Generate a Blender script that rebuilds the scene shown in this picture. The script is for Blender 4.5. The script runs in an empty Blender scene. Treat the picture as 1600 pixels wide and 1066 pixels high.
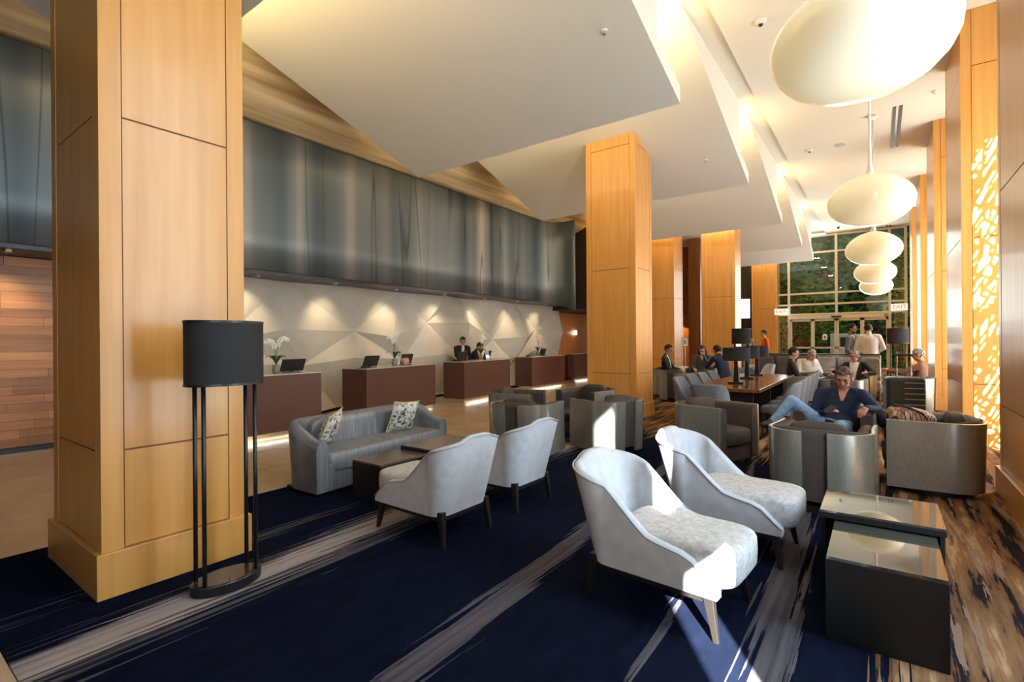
import bpy, bmesh, math, random
import numpy as np
from mathutils import Vector, Matrix
R = math.radians
random.seed(7)
S = bpy.context.scene
COL = S.collection
# ---------------------------------------------------------------- camera
cam = bpy.data.cameras.new('camera'); camo = bpy.data.objects.new('camera', cam); COL.objects.link(camo)
cam.lens = 785 * 36 / 1600; cam.sensor_width = 36; cam.clip_start = .05; cam.clip_end = 200
camo.matrix_world = Matrix.Translation((0, 0, 1.5)) @ Matrix.Rotation(R(36.2), 4, 'Z') @ Matrix.Rotation(R(90), 4, 'X') @ Matrix.Rotation(R(-.45), 4, 'Z')
S.camera = camo
# ---------------------------------------------------------------- light
W = bpy.data.worlds.new('sky'); S.world = W; W.use_nodes = True
nt = W.node_tree; nt.nodes.clear()
wo = nt.nodes.new('ShaderNodeOutputWorld'); wb = nt.nodes.new('ShaderNodeBackground')
sk = nt.nodes.new('ShaderNodeTexSky'); sk.sky_type = 'NISHITA'; sk.sun_disc = False
sk.sun_elevation = R(32); sk.sun_rotation = R(147); sk.air_density = 1.0; sk.dust_density = 2.0
nt.links.new(sk.outputs[0], wb.inputs[0]); wb.inputs[1].default_value = .28
nt.links.new(wb.outputs[0], wo.inputs[0])
sun = bpy.data.lights.new('sun', 'SUN'); sun.energy = 105; sun.angle = R(.6); sun.color = (1, .97, .92)
suno = bpy.data.objects.new('sun', sun); COL.objects.link(suno)
SUND = Vector((-.55, .835, -.50)).normalized()
suno.rotation_euler = SUND.to_track_quat('-Z', 'Y').to_euler()
S.view_settings.view_transform = 'Standard'; S.view_settings.look = 'None'
S.view_settings.exposure = 0.5; S.view_settings.gamma = 1; S.view_settings.use_curve_mapping = False
S.cycles.use_denoising = True
S.cycles.max_bounces = 8; S.cycles.diffuse_bounces = 5; S.cycles.glossy_bounces = 4
S.cycles.transparent_max_bounces = 12; S.cycles.sample_clamp_indirect = 6
S.cycles.caustics_reflective = False; S.cycles.caustics_refractive = False
# rectangular area lamp for coves, plinths and added fill light
def area(name, loc, rot, sx, sy, e, col=(1, 1, 1)):
    l = bpy.data.lights.new(name, 'AREA'); l.shape = 'RECTANGLE'; l.size = sx; l.size_y = sy; l.energy = e; l.color = col
    o = bpy.data.objects.new(name, l); COL.objects.link(o); o.location = loc; o.rotation_euler = rot
    return o

# ---------------------------------------------------------------- materials
MATS = {}
def nodes(m):
    m.use_nodes = True
    n = m.node_tree.nodes
    return n, m.node_tree.links, n['Principled BSDF']
def mat(name, col, rough=.5, metal=0, emit=None, es=0, spec=None, coat=0):
    if name in MATS: return MATS[name]
    m = bpy.data.materials.new(name); n, l, b = nodes(m)
    b.inputs['Base Color'].default_value = (*col, 1); b.inputs['Roughness'].default_value = rough
    b.inputs['Metallic'].default_value = metal
    if spec is not None: b.inputs['Specular IOR Level'].default_value = spec
    if coat: b.inputs['Coat Weight'].default_value = coat; b.inputs['Coat Roughness'].default_value = .08
    if emit: b.inputs['Emission Color'].default_value = (*emit, 1); b.inputs['Emission Strength'].default_value = es
    MATS[name] = m
    return m
def noisemat(name, c1, c2, scale=(8, 8, 8), rough=.6, metal=0, detail=4, lo=.3, hi=.7, bump=0, coord='Object', spec=None, dist=0, coat=0):
    if name in MATS: return MATS[name]
    m = bpy.data.materials.new(name); n, l, b = nodes(m)
    tc = n.new('ShaderNodeTexCoord'); mp = n.new('ShaderNodeMapping'); mp.inputs['Scale'].default_value = scale
    nz = n.new('ShaderNodeTexNoise'); nz.inputs['Scale'].default_value = 1; nz.inputs['Detail'].default_value = detail
    nz.inputs['Distortion'].default_value = dist
    cr = n.new('ShaderNodeValToRGB'); cr.color_ramp.elements[0].position = lo; cr.color_ramp.elements[1].position = hi
    cr.color_ramp.elements[0].color = (*c1, 1); cr.color_ramp.elements[1].color = (*c2, 1)
    l.new(tc.outputs[coord], mp.inputs[0]); l.new(mp.outputs[0], nz.inputs[0]); l.new(nz.outputs[0], cr.inputs[0])
    l.new(cr.outputs[0], b.inputs['Base Color'])
    b.inputs['Roughness'].default_value = rough; b.inputs['Metallic'].default_value = metal
    if spec is not None: b.inputs['Specular IOR Level'].default_value = spec
    if coat: b.inputs['Coat Weight'].default_value = coat; b.inputs['Coat Roughness'].default_value = .1
    if bump:
        bp = n.new('ShaderNodeBump'); bp.inputs['Strength'].default_value = bump; bp.inputs['Distance'].default_value = .01
        l.new(nz.outputs[0], bp.inputs['Height']); l.new(bp.outputs[0], b.inputs['Normal'])
    MATS[name] = m
    return m
WOOD = noisemat('maple_veneer', (.54, .245, .052), (.64, .325, .09), (14, 14, .7), .32, detail=5, coat=.15)
JOINT = mat('wood_joint', (.20, .075, .015), .6)
WOODR = noisemat('plank_wood', (.36, .15, .05), (.56, .28, .11), (3, .9, 9), .45, detail=6)
WOODO = noisemat('orange_wood', (.42, .15, .03), (.55, .22, .05), (9, 9, .8), .4, detail=5)
CEIL = mat('ceiling_plaster', (.76, .735, .66), .85)
PANELC = mat('drop_panel_plaster', (.73, .715, .66), .8)
FASCIA = mat('white_plaster', (.84, .83, .79), .8)
STRI = noisemat('striated_gold_plaster', (.40, .28, .14), (.84, .68, .42), (5.5, .32, 5), .6, detail=7, lo=.32, hi=.68)
STEEL = None
BLACK = mat('black_paint', (.008, .008, .009), .35)
BLACKW = mat('black_wood', (.012, .009, .008), .4)
SHADE = noisemat('black_shade_fabric', (.006, .006, .008), (.014, .014, .018), (200, 200, 200), .8)
STONE = noisemat('travertine', (.50, .36, .22), (.64, .49, .33), (1.1, 2.2, 1), .22, detail=6)
GROUT = mat('grout', (.30, .21, .13), .8)
DESK = noisemat('dark_red_leather_wood', (.075, .028, .022), (.115, .045, .035), (60, 60, 60), .45)
DESKTOP = mat('desk_stone_top', (.55, .53, .48), .25)
CHROME = mat('chrome', (.75, .75, .74), .12, 1)
STEELB = mat('brushed_steel', (.5, .5, .48), .3, 1)
WHITEF = noisemat('pale_grey_velvet', (.45, .475, .52), (.54, .565, .61), (14, 14, 14), .85, detail=3)
SEATF = noisemat('mottled_velvet', (.36, .36, .36), (.58, .58, .58), (26, 26, 26), .8, detail=6, dist=1.2)
PIPE = mat('piping_grey', (.42, .42, .45), .7)
SOFAF = noisemat('silver_blue_silk', (.105, .115, .13), (.235, .255, .28), (46, 2.5, 3), .38, detail=3, spec=.7)
SHELL = noisemat('champagne_laminate', (.27, .268, .235), (.35, .345, .305), (90, 90, 20), .27, metal=.55, detail=3)
BROWNF = noisemat('brown_mohair', (.040, .030, .026), (.062, .048, .040), (120, 120, 120), .85)
GREYF = noisemat('slate_fabric', (.12, .13, .155), (.17, .18, .21), (80, 80, 80), .8)
TBLK = mat('satin_black_table', (.006, .0075, .009), .42)
GLASSTOP = mat('smoked_mirror_top', (.20, .20, .17), .03, .75)
TABLEW = noisemat('walnut_table', (.10, .045, .018), (.17, .08, .03), (12, 1.2, 6), .18, detail=4)
MULL = mat('champagne_aluminium', (.66, .64, .54), .4, .15)
GOLD = mat('gilt_lattice', (.60, .43, .18), .4, .6)
LEAF = noisemat('hedge_leaf', (.05, .14, .022), (.17, .42, .07), (5, 5, 5), .9, spec=.1)
def pix_metal():
    m = bpy.data.materials.new('patinated_zinc'); n, l, b = nodes(m)
    tc = n.new('ShaderNodeTexCoord'); sep = n.new('ShaderNodeSeparateXYZ'); l.new(tc.outputs['Object'], sep.inputs[0])
    def noise(sy, sz, det=2, w=0):
        mp = n.new('ShaderNodeMapping'); mp.inputs['Scale'].default_value = (0, sy, sz); mp.inputs['Location'].default_value = (w, w, w)
        nz = n.new('ShaderNodeTexNoise'); nz.inputs['Scale'].default_value = 1; nz.inputs['Detail'].default_value = det
        l.new(tc.outputs['Object'], mp.inputs[0]); l.new(mp.outputs[0], nz.inputs[0]); return nz
    a = noise(1.5, .03, 1.2); s = noise(1.25, .07, 2.2, 3.7); g = noise(30, 30, 3, 1)
    cr = n.new('ShaderNodeValToRGB'); e = cr.color_ramp.elements
    e[0].position = .30; e[0].color = (.058, .08, .098, 1); e[1].position = .74; e[1].color = (.40, .39, .35, 1)
    x = e.new(.47); x.color = (.105, .135, .155, 1); x = e.new(.60); x.color = (.18, .20, .215, 1)
    l.new(a.outputs[0], cr.inputs[0])
    # dark wavering rivulet lines where the slow noise crosses a level
    m1 = n.new('ShaderNodeMath'); m1.operation = 'PINGPONG'; m1.inputs[1].default_value = .11
    l.new(s.outputs[0], m1.inputs[0])
    r2 = n.new('ShaderNodeValToRGB'); q = r2.color_ramp.elements
    q[0].position = 0; q[0].color = (.36, .40, .44, 1); q[1].position = .012; q[1].color = (1, 1, 1, 1)
    l.new(m1.outputs[0], r2.inputs[0])
    mx = n.new('ShaderNodeMixRGB'); mx.blend_type = 'MULTIPLY'; mx.inputs[0].default_value = 1
    l.new(cr.outputs[0], mx.inputs[1]); l.new(r2.outputs[0], mx.inputs[2])
    l.new(mx.outputs[0], b.inputs['Base Color'])
    b.inputs['Roughness'].default_value = .42; b.inputs['Metallic'].default_value = .35
    return m
STEEL = pix_metal()
def glassmat(name, tint=(.95, 1, .97), refl=.05):
    m = bpy.data.materials.new(name); m.use_nodes = True; n = m.node_tree.nodes; l = m.node_tree.links; n.clear()
    o = n.new('ShaderNodeOutputMaterial'); t = n.new('ShaderNodeBsdfTransparent'); t.inputs[0].default_value = (*tint, 1)
    g = n.new('ShaderNodeBsdfGlossy'); g.inputs['Roughness'].default_value = .01
    f = n.new('ShaderNodeLayerWeight'); f.inputs[0].default_value = .5
    q = n.new('ShaderNodeMath'); q.operation = 'POWER'; q.inputs[1].default_value = 4; l.new(f.outputs['Facing'], q.inputs[0])
    a = n.new('ShaderNodeMath'); a.operation = 'MULTIPLY_ADD'; a.inputs[1].default_value = .6; a.inputs[2].default_value = refl; l.new(q.outputs[0], a.inputs[0])
    x = n.new('ShaderNodeMixShader'); l.new(a.outputs[0], x.inputs[0]); l.new(t.outputs[0], x.inputs[1]); l.new(g.outputs[0], x.inputs[2])
    l.new(x.outputs[0], o.inputs[0]); return m
GLASS = glassmat('window_glass')
def carpetmat():
    m = bpy.data.materials.new('streaked_carpet'); n, l, b = nodes(m)
    tc = n.new('ShaderNodeTexCoord'); sep = n.new('ShaderNodeSeparateXYZ'); l.new(tc.outputs['Object'], sep.inputs[0])
    def M_(op, a, c=None, clamp=False):
        k = n.new('ShaderNodeMath'); k.operation = op; k.use_clamp = clamp
        for i, v in enumerate((a, c)):
            if v is None: continue
            if isinstance(v, (int, float)): k.inputs[i].default_value = v
            else: l.new(v, k.inputs[i])
        return k.outputs[0]
    def noise(sx, sy, det=3, off=0, rough=.6):
        mp = n.new('ShaderNodeMapping'); mp.inputs['Scale'].default_value = (sx, sy, 0); mp.inputs['Location'].default_value = (off, off * .7, 0)
        nz = n.new('ShaderNodeTexNoise'); nz.inputs['Scale'].default_value = 1; nz.inputs['Detail'].default_value = det; nz.inputs['Roughness'].default_value = rough
        l.new(tc.outputs['Object'], mp.inputs[0]); l.new(mp.outputs[0], nz.inputs[0]); return nz.outputs[0]
    def ramp(src, *stops):
        r = n.new('ShaderNodeValToRGB'); e = r.color_ramp.elements
        e[0].position, e[0].color = stops[0][0], (*stops[0][1], 1); e[1].position, e[1].color = stops[-1][0], (*stops[-1][1], 1)
        for p, c in stops[1:-1]:
            x = e.new(p); x.color = (*c, 1)
        l.new(src, r.inputs[0]); return r.outputs[0]
    def mix(f, a, c):
        x = n.new('ShaderNodeMixRGB'); l.new(f, x.inputs[0])
        for i, v in ((1, a), (2, c)):
            if isinstance(v, tuple): x.inputs[i].default_value = (*v, 1)
            else: l.new(v, x.inputs[i])
        return x.outputs[0]
    X, Y = sep.outputs[0], sep.outputs[1]
    # slight skew of the streaks against the hall axis
    jag = M_('MULTIPLY', M_('SUBTRACT', noise(7, 1.5, 4, 5), .5), .12)
    xs = M_('ADD', X, M_('ADD', M_('MULTIPLY', Y, .07), jag))
    def band(x0, w):   # soft-edged strip at xs = x0 of half width w
        d = M_('ABSOLUTE', M_('SUBTRACT', xs, x0))
        return M_('SUBTRACT', 1, M_('MULTIPLY', M_('DIVIDE', d, w), 1), True)
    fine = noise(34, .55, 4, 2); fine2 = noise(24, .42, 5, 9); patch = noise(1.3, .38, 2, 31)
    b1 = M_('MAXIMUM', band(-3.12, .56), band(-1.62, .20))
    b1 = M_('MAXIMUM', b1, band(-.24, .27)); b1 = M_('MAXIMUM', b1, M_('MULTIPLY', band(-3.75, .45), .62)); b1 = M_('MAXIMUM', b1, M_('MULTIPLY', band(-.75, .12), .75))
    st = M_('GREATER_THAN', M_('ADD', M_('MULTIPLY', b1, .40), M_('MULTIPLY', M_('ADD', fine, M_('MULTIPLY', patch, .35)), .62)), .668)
    pale_mask = M_('GREATER_THAN', M_('ADD', M_('MULTIPLY', band(-3.14, .36), .35), M_('MULTIPLY', fine2, .62)), .545)  # mask of the pale streaks in the carpet pattern
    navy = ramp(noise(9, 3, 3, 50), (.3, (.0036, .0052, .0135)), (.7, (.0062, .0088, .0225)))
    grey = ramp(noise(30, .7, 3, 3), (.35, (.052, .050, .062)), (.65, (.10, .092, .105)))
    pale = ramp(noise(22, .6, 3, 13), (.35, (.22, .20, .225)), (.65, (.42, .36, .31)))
    blue = mix(M_('MULTIPLY', st, pale_mask), mix(st, navy, grey), pale)
    # brown run along the window wall and the far lounge
    bn = noise(8.5, .75, 5, 21, .62); bn2 = noise(15, 1.0, 5, 40)
    brown = ramp(bn, (.36, (.010, .010, .016)), (.43, (.018, .014, .014)), (.455, (.115, .056, .027)), (.56, (.19, .10, .048)), (.64, (.33, .21, .12)), (.70, (.13, .065, .035)))
    brown = mix(M_('GREATER_THAN', bn2, .60), brown, (.20, .13, .09))
    zn = M_('MAXIMUM', M_('MULTIPLY', M_('SUBTRACT', X, .02), 3.0), M_('MULTIPLY', M_('SUBTRACT', Y, M_('SUBTRACT', 6.2, M_('MULTIPLY', X, .55))), .8))
    zf = M_('GREATER_THAN', M_('ADD', zn, M_('MULTIPLY', M_('SUBTRACT', fine, .5), 3.0)), 0)
    colr = mix(zf, blue, brown)
    l.new(colr, b.inputs['Base Color']); b.inputs['Roughness'].default_value = .95; b.inputs['Specular IOR Level'].default_value = .02
    b.inputs['Sheen Weight'].default_value = 0
    pile = n.new('ShaderNodeTexNoise'); pile.inputs['Scale'].default_value = 260
    l.new(tc.outputs['Object'], pile.inputs[0])
    bp = n.new('ShaderNodeBump'); bp.inputs['Strength'].default_value = .35; bp.inputs['Distance'].default_value = .006
    l.new(pile.outputs[0], bp.inputs['Height']); l.new(bp.outputs[0], b.inputs['Normal'])
    return m
CARPET = carpetmat()

# ---------------------------------------------------------------- mesh helpers
class MB:
    def __init__(s): s.v = []; s.f = []
    def add(s, vs, fs, T=None):
        o = len(s.v)
        s.v += [tuple(T @ Vector(p)) for p in vs] if T is not None else [tuple(p) for p in vs]
        s.f += [tuple(i + o for i in q) for q in fs]
        return s
    def box(s, x0, x1, y0, y1, z0, z1, T=None):
        vs = [(x, y, z) for z in (z0, z1) for y in (y0, y1) for x in (x0, x1)]
        return s.add(vs, [(0, 2, 3, 1), (4, 5, 7, 6), (0, 1, 5, 4), (2, 6, 7, 3), (0, 4, 6, 2), (1, 3, 7, 5)], T)
    def taper(s, c0, s0, c1, s1, T=None):   # square post between two centres with sizes
        vs = []
        for c, k in ((c0, s0), (c1, s1)):
            kx, ky = k if isinstance(k, tuple) else (k, k)
            vs += [(c[0] - kx, c[1] - ky, c[2]), (c[0] + kx, c[1] - ky, c[2]), (c[0] + kx, c[1] + ky, c[2]), (c[0] - kx, c[1] + ky, c[2])]
        return s.add(vs, [(3, 2, 1, 0), (4, 5, 6, 7), (0, 1, 5, 4), (1, 2, 6, 5), (2, 3, 7, 6), (3, 0, 4, 7)], T)
    def prism(s, poly, z0, z1, T=None):
        k = len(poly)
        vs = [(x, y, z0) for x, y in poly] + [(x, y, z1) for x, y in poly]
        fs = [tuple(range(k))[::-1], tuple(range(k, 2 * k))] + [(i, (i + 1) % k, k + (i + 1) % k, k + i) for i in range(k)]
        return s.add(vs, fs, T)
    def grid(s, fn, nu, nv, cu=False, cv=False, T=None):
        vs = [fn(i, j) for i in range(nu) for j in range(nv)]
        fs = []
        for i in range(nu if cu else nu - 1):
            for j in range(nv if cv else nv - 1):
                a = i * nv + j; b_ = ((i + 1) % nu) * nv + j; c = ((i + 1) % nu) * nv + (j + 1) % nv; d = i * nv + (j + 1) % nv
                fs.append((a, b_, c, d))
        return s.add(vs, fs, T)
    def rings(s, rs, cap=True, T=None):      # list of rings of equal length
        k = len(rs[0]); vs = [p for r in rs for p in r]; fs = []
        for i in range(len(rs) - 1):
            for j in range(k):
                fs.append((i * k + j, i * k + (j + 1) % k, (i + 1) * k + (j + 1) % k, (i + 1) * k + j))
        if cap: fs += [tuple(range(k))[::-1], tuple(range((len(rs) - 1) * k, len(rs) * k))]
        return s.add(vs, fs, T)
    def lathe(s, prof, seg=24, c=(0, 0, 0), sx=1, sy=1, T=None):
        return s.rings([[(c[0] + r * sx * math.cos(2 * math.pi * j / seg), c[1] + r * sy * math.sin(2 * math.pi * j / seg), c[2] + z) for j in range(seg)] for r, z in prof], T=T)
    def tube(s, pts, r, seg=8, T=None):
        pts = [Vector(p) for p in pts]; rs = []
        up = Vector((0, 0, 1)); n = None
        for i, p in enumerate(pts):
            t = (pts[min(i + 1, len(pts) - 1)] - pts[max(i - 1, 0)]).normalized()
            if n is None:
                n = t.cross(up) if abs(t.z) < .95 else t.cross(Vector((1, 0, 0)))
            n = (n - t * n.dot(t)).normalized(); b = t.cross(n)
            k = r[i] if isinstance(r, (list, tuple)) else r
            rs.append([tuple(p + n * k * math.cos(2 * math.pi * j / seg) + b * k * math.sin(2 * math.pi * j / seg)) for j in range(seg)])
        return s.rings(rs, T=T)
    def ell(s, c, r, nu=14, nv=10, T=None, e=1.0):   # (super)ellipsoid; e<1 is boxier
        def sp(x): return math.copysign(abs(x) ** e, x)
        rs = []
        for i in range(nv + 1):
            ph = -math.pi / 2 + math.pi * (i if 0 < i < nv else (i + (.02 if i == 0 else -.02))) / nv
            rs.append([(c[0] + r[0] * sp(math.cos(ph)) * sp(math.cos(2 * math.pi * j / nu)), c[1] + r[1] * sp(math.cos(ph)) * sp(math.sin(2 * math.pi * j / nu)), c[2] + r[2] * sp(math.sin(ph))) for j in range(nu)])
        return s.rings(rs, T=T)
    def wrap(s, path, top, bot, th, tilt=None, round_=.5, k=5):
        """closed wall following path [(x,y,nx,ny)] ; top/bot/th/tilt are functions of index"""
        secs = []
        for i, (x, y, nx, ny) in enumerate(path):
            zt, zb, t, tl = top(i), bot(i), th(i), (tilt(i) if tilt else 0)
            def P(off, z):
                o = off + tl * max(0, (z - zb))
                return (x + nx * o, y + ny * o, z)
            rr = min(t * .5, (zt - zb) * .45) * (2 * round_)
            sec = [P(t / 2, zb), P(t / 2, zb + (zt - rr - zb) * .5)]
            for a in range(k + 1):
                an = math.pi * a / k
                sec.append(P(math.cos(an) * t / 2, zt - rr + math.sin(an) * rr))
            sec += [P(-t / 2, zb + (zt - rr - zb) * .5), P(-t / 2, zb)]
            secs.append(sec)
        return s.rings(secs)
    def mesh(s, name):
        me = bpy.data.meshes.new(name); me.from_pydata(s.v, [], s.f); me.update()
        bm = bmesh.new(); bm.from_mesh(me); bmesh.ops.recalc_face_normals(bm, faces=bm.faces); bm.to_mesh(me); bm.free()
        return me
def link(name, me, m=None, parent=None, smooth=False, bevel=0, sub=0, seg=2):
    o = bpy.data.objects.new(name, me); COL.objects.link(o)
    if m is not None and not me.materials: me.materials.append(m)
    if parent is not None: o.parent = parent
    if smooth:
        for p in me.polygons: p.use_smooth = True
    if bevel:
        b = o.modifiers.new('bevel', 'BEVEL'); b.width = bevel; b.segments = seg; b.limit_method = 'ANGLE'; b.angle_limit = R(40)
    if sub:
        b = o.modifiers.new('sub', 'SUBSURF'); b.levels = sub; b.render_levels = sub
    return o
def obj(name, mb, m, parent=None, **k): return link(name, mb.mesh(name), m, parent, **k)
def smooth_angle(o, a=40):
    me = o.data
    for p in me.polygons: p.use_smooth = True
    me.set_sharp_from_angle(angle=R(a))
    return o
def tag(o, label, cat, group=None):
    o['label'] = label; o['category'] = cat
    if group: o['group'] = group
    return o
def thing(name, label, cat, loc=(0, 0, 0), rotz=0, group=None, scale=1):
    o = bpy.data.objects.new(name, None); COL.objects.link(o); o.empty_display_size = .1
    o.location = loc; o.rotation_euler = (0, 0, rotz); o.scale = (scale,) * 3
    return tag(o, label, cat, group)
def struct(name, mb, m, parent=None, **k):
    o = obj(name, mb, m, parent, **k)
    if parent is None: o['kind'] = 'structure'
    return o
def dup(root, loc, rotz, label, group=None):
    r = root.copy(); COL.objects.link(r); r.location = loc; r.rotation_euler = (0, 0, rotz); r['label'] = label
    if group: r['group'] = group
    for ch in list(root.children):
        c = ch.copy(); COL.objects.link(c); c.parent = r
        for g in list(ch.children):
            d = g.copy(); COL.objects.link(d); d.parent = c
    return r
def face(dx, dy): return math.atan2(dy, dx) - math.pi / 2     # rotz that turns local +Y to (dx,dy)
def text_mesh(txt, size, ext=.002):
    cu = bpy.data.curves.new('txt', 'FONT'); cu.body = txt; cu.size = size; cu.extrude = ext; cu.align_x = 'CENTER'; cu.align_y = 'CENTER'
    to = bpy.data.objects.new('txt', cu); COL.objects.link(to)
    me = bpy.data.meshes.new_from_object(to.evaluated_get(bpy.context.evaluated_depsgraph_get()))
    bpy.data.objects.remove(to); return me
#PART2
# ---------------------------------------------------------------- floor
fl = struct('floor', MB().box(-9.9, 3.2, -5, 27, -.3, -.02), GROUT)
def slab(w, h, m_): return MB().box(.003, w - .003, .003, h - .003, -.02, 0).mesh('tile')
tA = slab(.946, 1.2, STONE)
for i in range(5):
    for j in range(-3, 17):
        o = link('tile', tA, STONE, fl); o.location = (-9.7 + i * .946, j * 1.2 - .55, 0)
tB = slab(.96, .96, STONE)
for i in range(7):
    for j in range(2):
        o = link('tile', tB, STONE, fl); o.location = (-4.96 + i * .96, -1.42 + j * .96, 0)
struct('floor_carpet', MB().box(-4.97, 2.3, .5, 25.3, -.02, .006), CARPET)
struct('ground_outside', MB().box(-40, 40, 25.5, 60, -.12, -.05).box(3.2, 40, -60, 25.5, -.12, -.05).box(-40, 3.2, -60, -5, -.12, -.05), mat('paving_outside', (.42, .40, .36), .9))
# ---------------------------------------------------------------- ceilings
ce = struct('ceiling', MB().box(-1.84, 3.2, -5, 25.6, 6.0, 6.4).box(-2.6, -1.84, -5, 25.6, 6.09, 6.4).box(-9.9, -2.6, -5, 27, 6.3, 6.4), CEIL)
for i in range(0, 6):
    yf = 6.85 + 4.42 * (i - 1); ys = yf - 4.42
    if i == 5: yf = 23.9; 
    poly = [(ys, 6.09), (yf, 4.70), (yf, 4.93), (yf - .87, 4.93 + .87 * .314), (yf - .87, 6.3), (ys, 6.3)]
    T = Matrix(((0, 0, 1, 0), (1, 0, 0, 0), (0, 1, 0, 0), (0, 0, 0, 1)))
    obj('ceiling_panel', MB().prism(poly, -7.23, -2.16, T), PANELC, ce)
    a = area('cove_light', (-4.7, yf - .42, 5.28), (R(180 - 28), 0, 0), 4.9, .12, 105, (1, .74, .34))
# striated plaster cove over the reception
g = MB(); n = 12
pr = [(-8.72 + (1.9) * t, 5.29 + 1.0 * (t ** 1.25)) for t in [k / n for k in range(n + 1)]]
g.grid(lambda i, j: (pr[j][0], -5 + i * 1.5, pr[j][1]), 22, n + 1)
o = struct('ceiling_cove', g, STRI, smooth=True); sm = o.modifiers.new('s', 'SOLIDIFY'); sm.thickness = .05; sm.offset = 1
# ---------------------------------------------------------------- walls
struct('wall_left', MB().box(-9.95, -9.72, -5, 27, 0, 6.3), mat('wall_base_dark', (.10, .05, .025), .7))
struct('wall_bounce_stop', MB().box(-9.9, 1.28, -1.75, -1.55, 0, 6.3).box(1.28, 3.2, -5, -4.8, 0, 6.3), mat('dark_bounce_stop', (.03, .02, .015), .6))  # unseen wall pulled in close and kept dark to cut bounced light
# plank wall
pw = struct('wall_plank_left', MB().box(-9.72, -9.70, -4.8, 3.1, .07, 2.73), JOINT)
PM = [noisemat('plank_%d' % k, tuple(c * f for c in (.36, .15, .055)), tuple(c * f for c in (.52, .245, .10)), (3, .9, 12), .45, detail=6) for k, f in enumerate((.75, .9, 1.05, 1.2))]
for r in range(22):
    z = .08 + r * .12; y = -1.6 - random.random()
    while y < 3.1:
        L = random.uniform(.7, 1.5); y1 = min(y + L, 3.1)
        d = random.uniform(0, .008)
        obj('plank', MB().box(-9.70, -9.68 + d, y + .0015, y1 - .0015, z + .0015, z + .1185), random.choice(PM), pw); y = y1
struct('baseboard_left', MB().box(-9.72, -9.665, -4.8, 16.1, 0, .07), BLACK)
# faceted relief wall behind the desks
fw = struct('wall_reception', MB().box(-9.72, -9.70, 3.1, 16.1, .07, 2.75), mat('facet_backing', (.42, .40, .35), .8))
FAC = noisemat('facet_plaster', (.50, .47, .41), (.56, .53, .46), (3, 3, 3), .62)
ys = [3.1 + 1.3 * k for k in range(11)]
P = {}
rr = random.Random(11)
for i, y in enumerate(ys):
    for j, z in enumerate((.07, .95, 1.75, 2.75)):
        e = i in (0, 10); jy = 0 if e else rr.uniform(-.38, .38); jz = 0 if j in (0, 3) else rr.uniform(-.3, .3)
        P[i, j] = (-9.66 + (.0 if (i + j) % 2 else .30) * rr.uniform(.55, 1), y + jy, z + jz)
for i in range(10):
    for j in range(3):
        a, b, c, d = P[i, j], P[i + 1, j], P[i + 1, j + 1], P[i, j + 1]
        tris = ((a, b, c), (a, c, d)) if (i + j) % 2 else ((a, b, d), (b, c, d))
        for t in tris:
            m_ = MB(); vs = list(t) + [(-9.70, p[1], p[2]) for p in t]
            m_.add(vs, [(0, 1, 2), (5, 4, 3), (0, 3, 4, 1), (1, 4, 5, 2), (2, 5, 3, 0)])
            obj('facet', m_, FAC, fw)
# zinc band with a hooked end
path = [(-8.7, -4.8, 5.29, 2.77)] + [(-8.7, -4.8 + k * 1.2, 5.29, 2.77) for k in range(1, 15)]
path += [(-8.7, 12.7, 5.29, 2.76), (-8.69, 13.1, 5.29, 2.74), (-8.62, 13.45, 5.29, 2.71), (-8.49, 13.75, 5.29, 2.67), (-8.3, 13.92, 5.29, 2.62), (-8.08, 14.0, 5.29, 2.56), (-7.86, 13.98, 5.29, 2.51), (-7.70, 13.93, 5.29, 2.47)]
b = MB(); K = len(path)
b.grid(lambda i, j: (path[i][0], path[i][1], path[i][3] + (path[i][2] - path[i][3]) * j / 4), K, 5)
bo = struct('wall_zinc_band', b, STEEL, smooth=True); sm = bo.modifiers.new('s', 'SOLIDIFY'); sm.thickness = .06; sm.offset = -1
struct('ceiling_soffit', MB().box(-9.7, -8.72, -4.8, 15.6, 2.73, 2.78), BLACK)
struct('trim_1', MB().box(-8.76, -8.70, -4.8, 12.6, 2.71, 2.77), BLACK)
for k, y in enumerate([1.4 + 1.62 * q for q in range(9)]):
    t = tag(obj('downlight', MB().lathe([(.045, 0), (.06, 0), (.06, .025), (.045, .025)], 14, (-9.12, y, 2.706)), STEELB), ('first', 'second', 'third', 'fourth', 'fifth', 'sixth', 'seventh', 'eighth', 'ninth')[k] + ' round steel soffit downlight from the left above the reception wall', 'downlight', 'soffit downlights')
    obj('lens', MB().lathe([(.042, 0), (.042, .01)], 12, (-9.12, y, 2.715)), mat('lamp_lens', (1, .9, .7), .4, emit=(1, .78, .48), es=6), t)
    sp = bpy.data.lights.new('downlight_spot', 'SPOT'); sp.energy = 50; sp.color = (1, .78, .48); sp.spot_size = R(80); sp.spot_blend = 1; sp.shadow_soft_size = .04
    so = bpy.data.objects.new('downlight_spot', sp); COL.objects.link(so); so.location = (-9.12, y, 2.70); so.rotation_euler = (0, R(30), 0)
# plank end wall beyond the desks
ew = struct('wall_plank_far', MB().box(-9.72, -9.70, 16.1, 27, 0, 2.6), JOINT)
for r in range(11):
    y = 16.1
    while y < 26:
        y1 = min(26, y + random.uniform(1.6, 3)); obj('plank', MB().box(-9.70, -9.66, y + .003, y1 - .003, .02 + r * .23, .245 + r * .23), WOODO, ew); y = y1
struct('ceiling_far_soffit', MB().box(-9.7, -7.4, 15.7, 27, 2.6, 6.3), mat('dark_soffit', (.03, .018, .012), .6))
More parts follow.
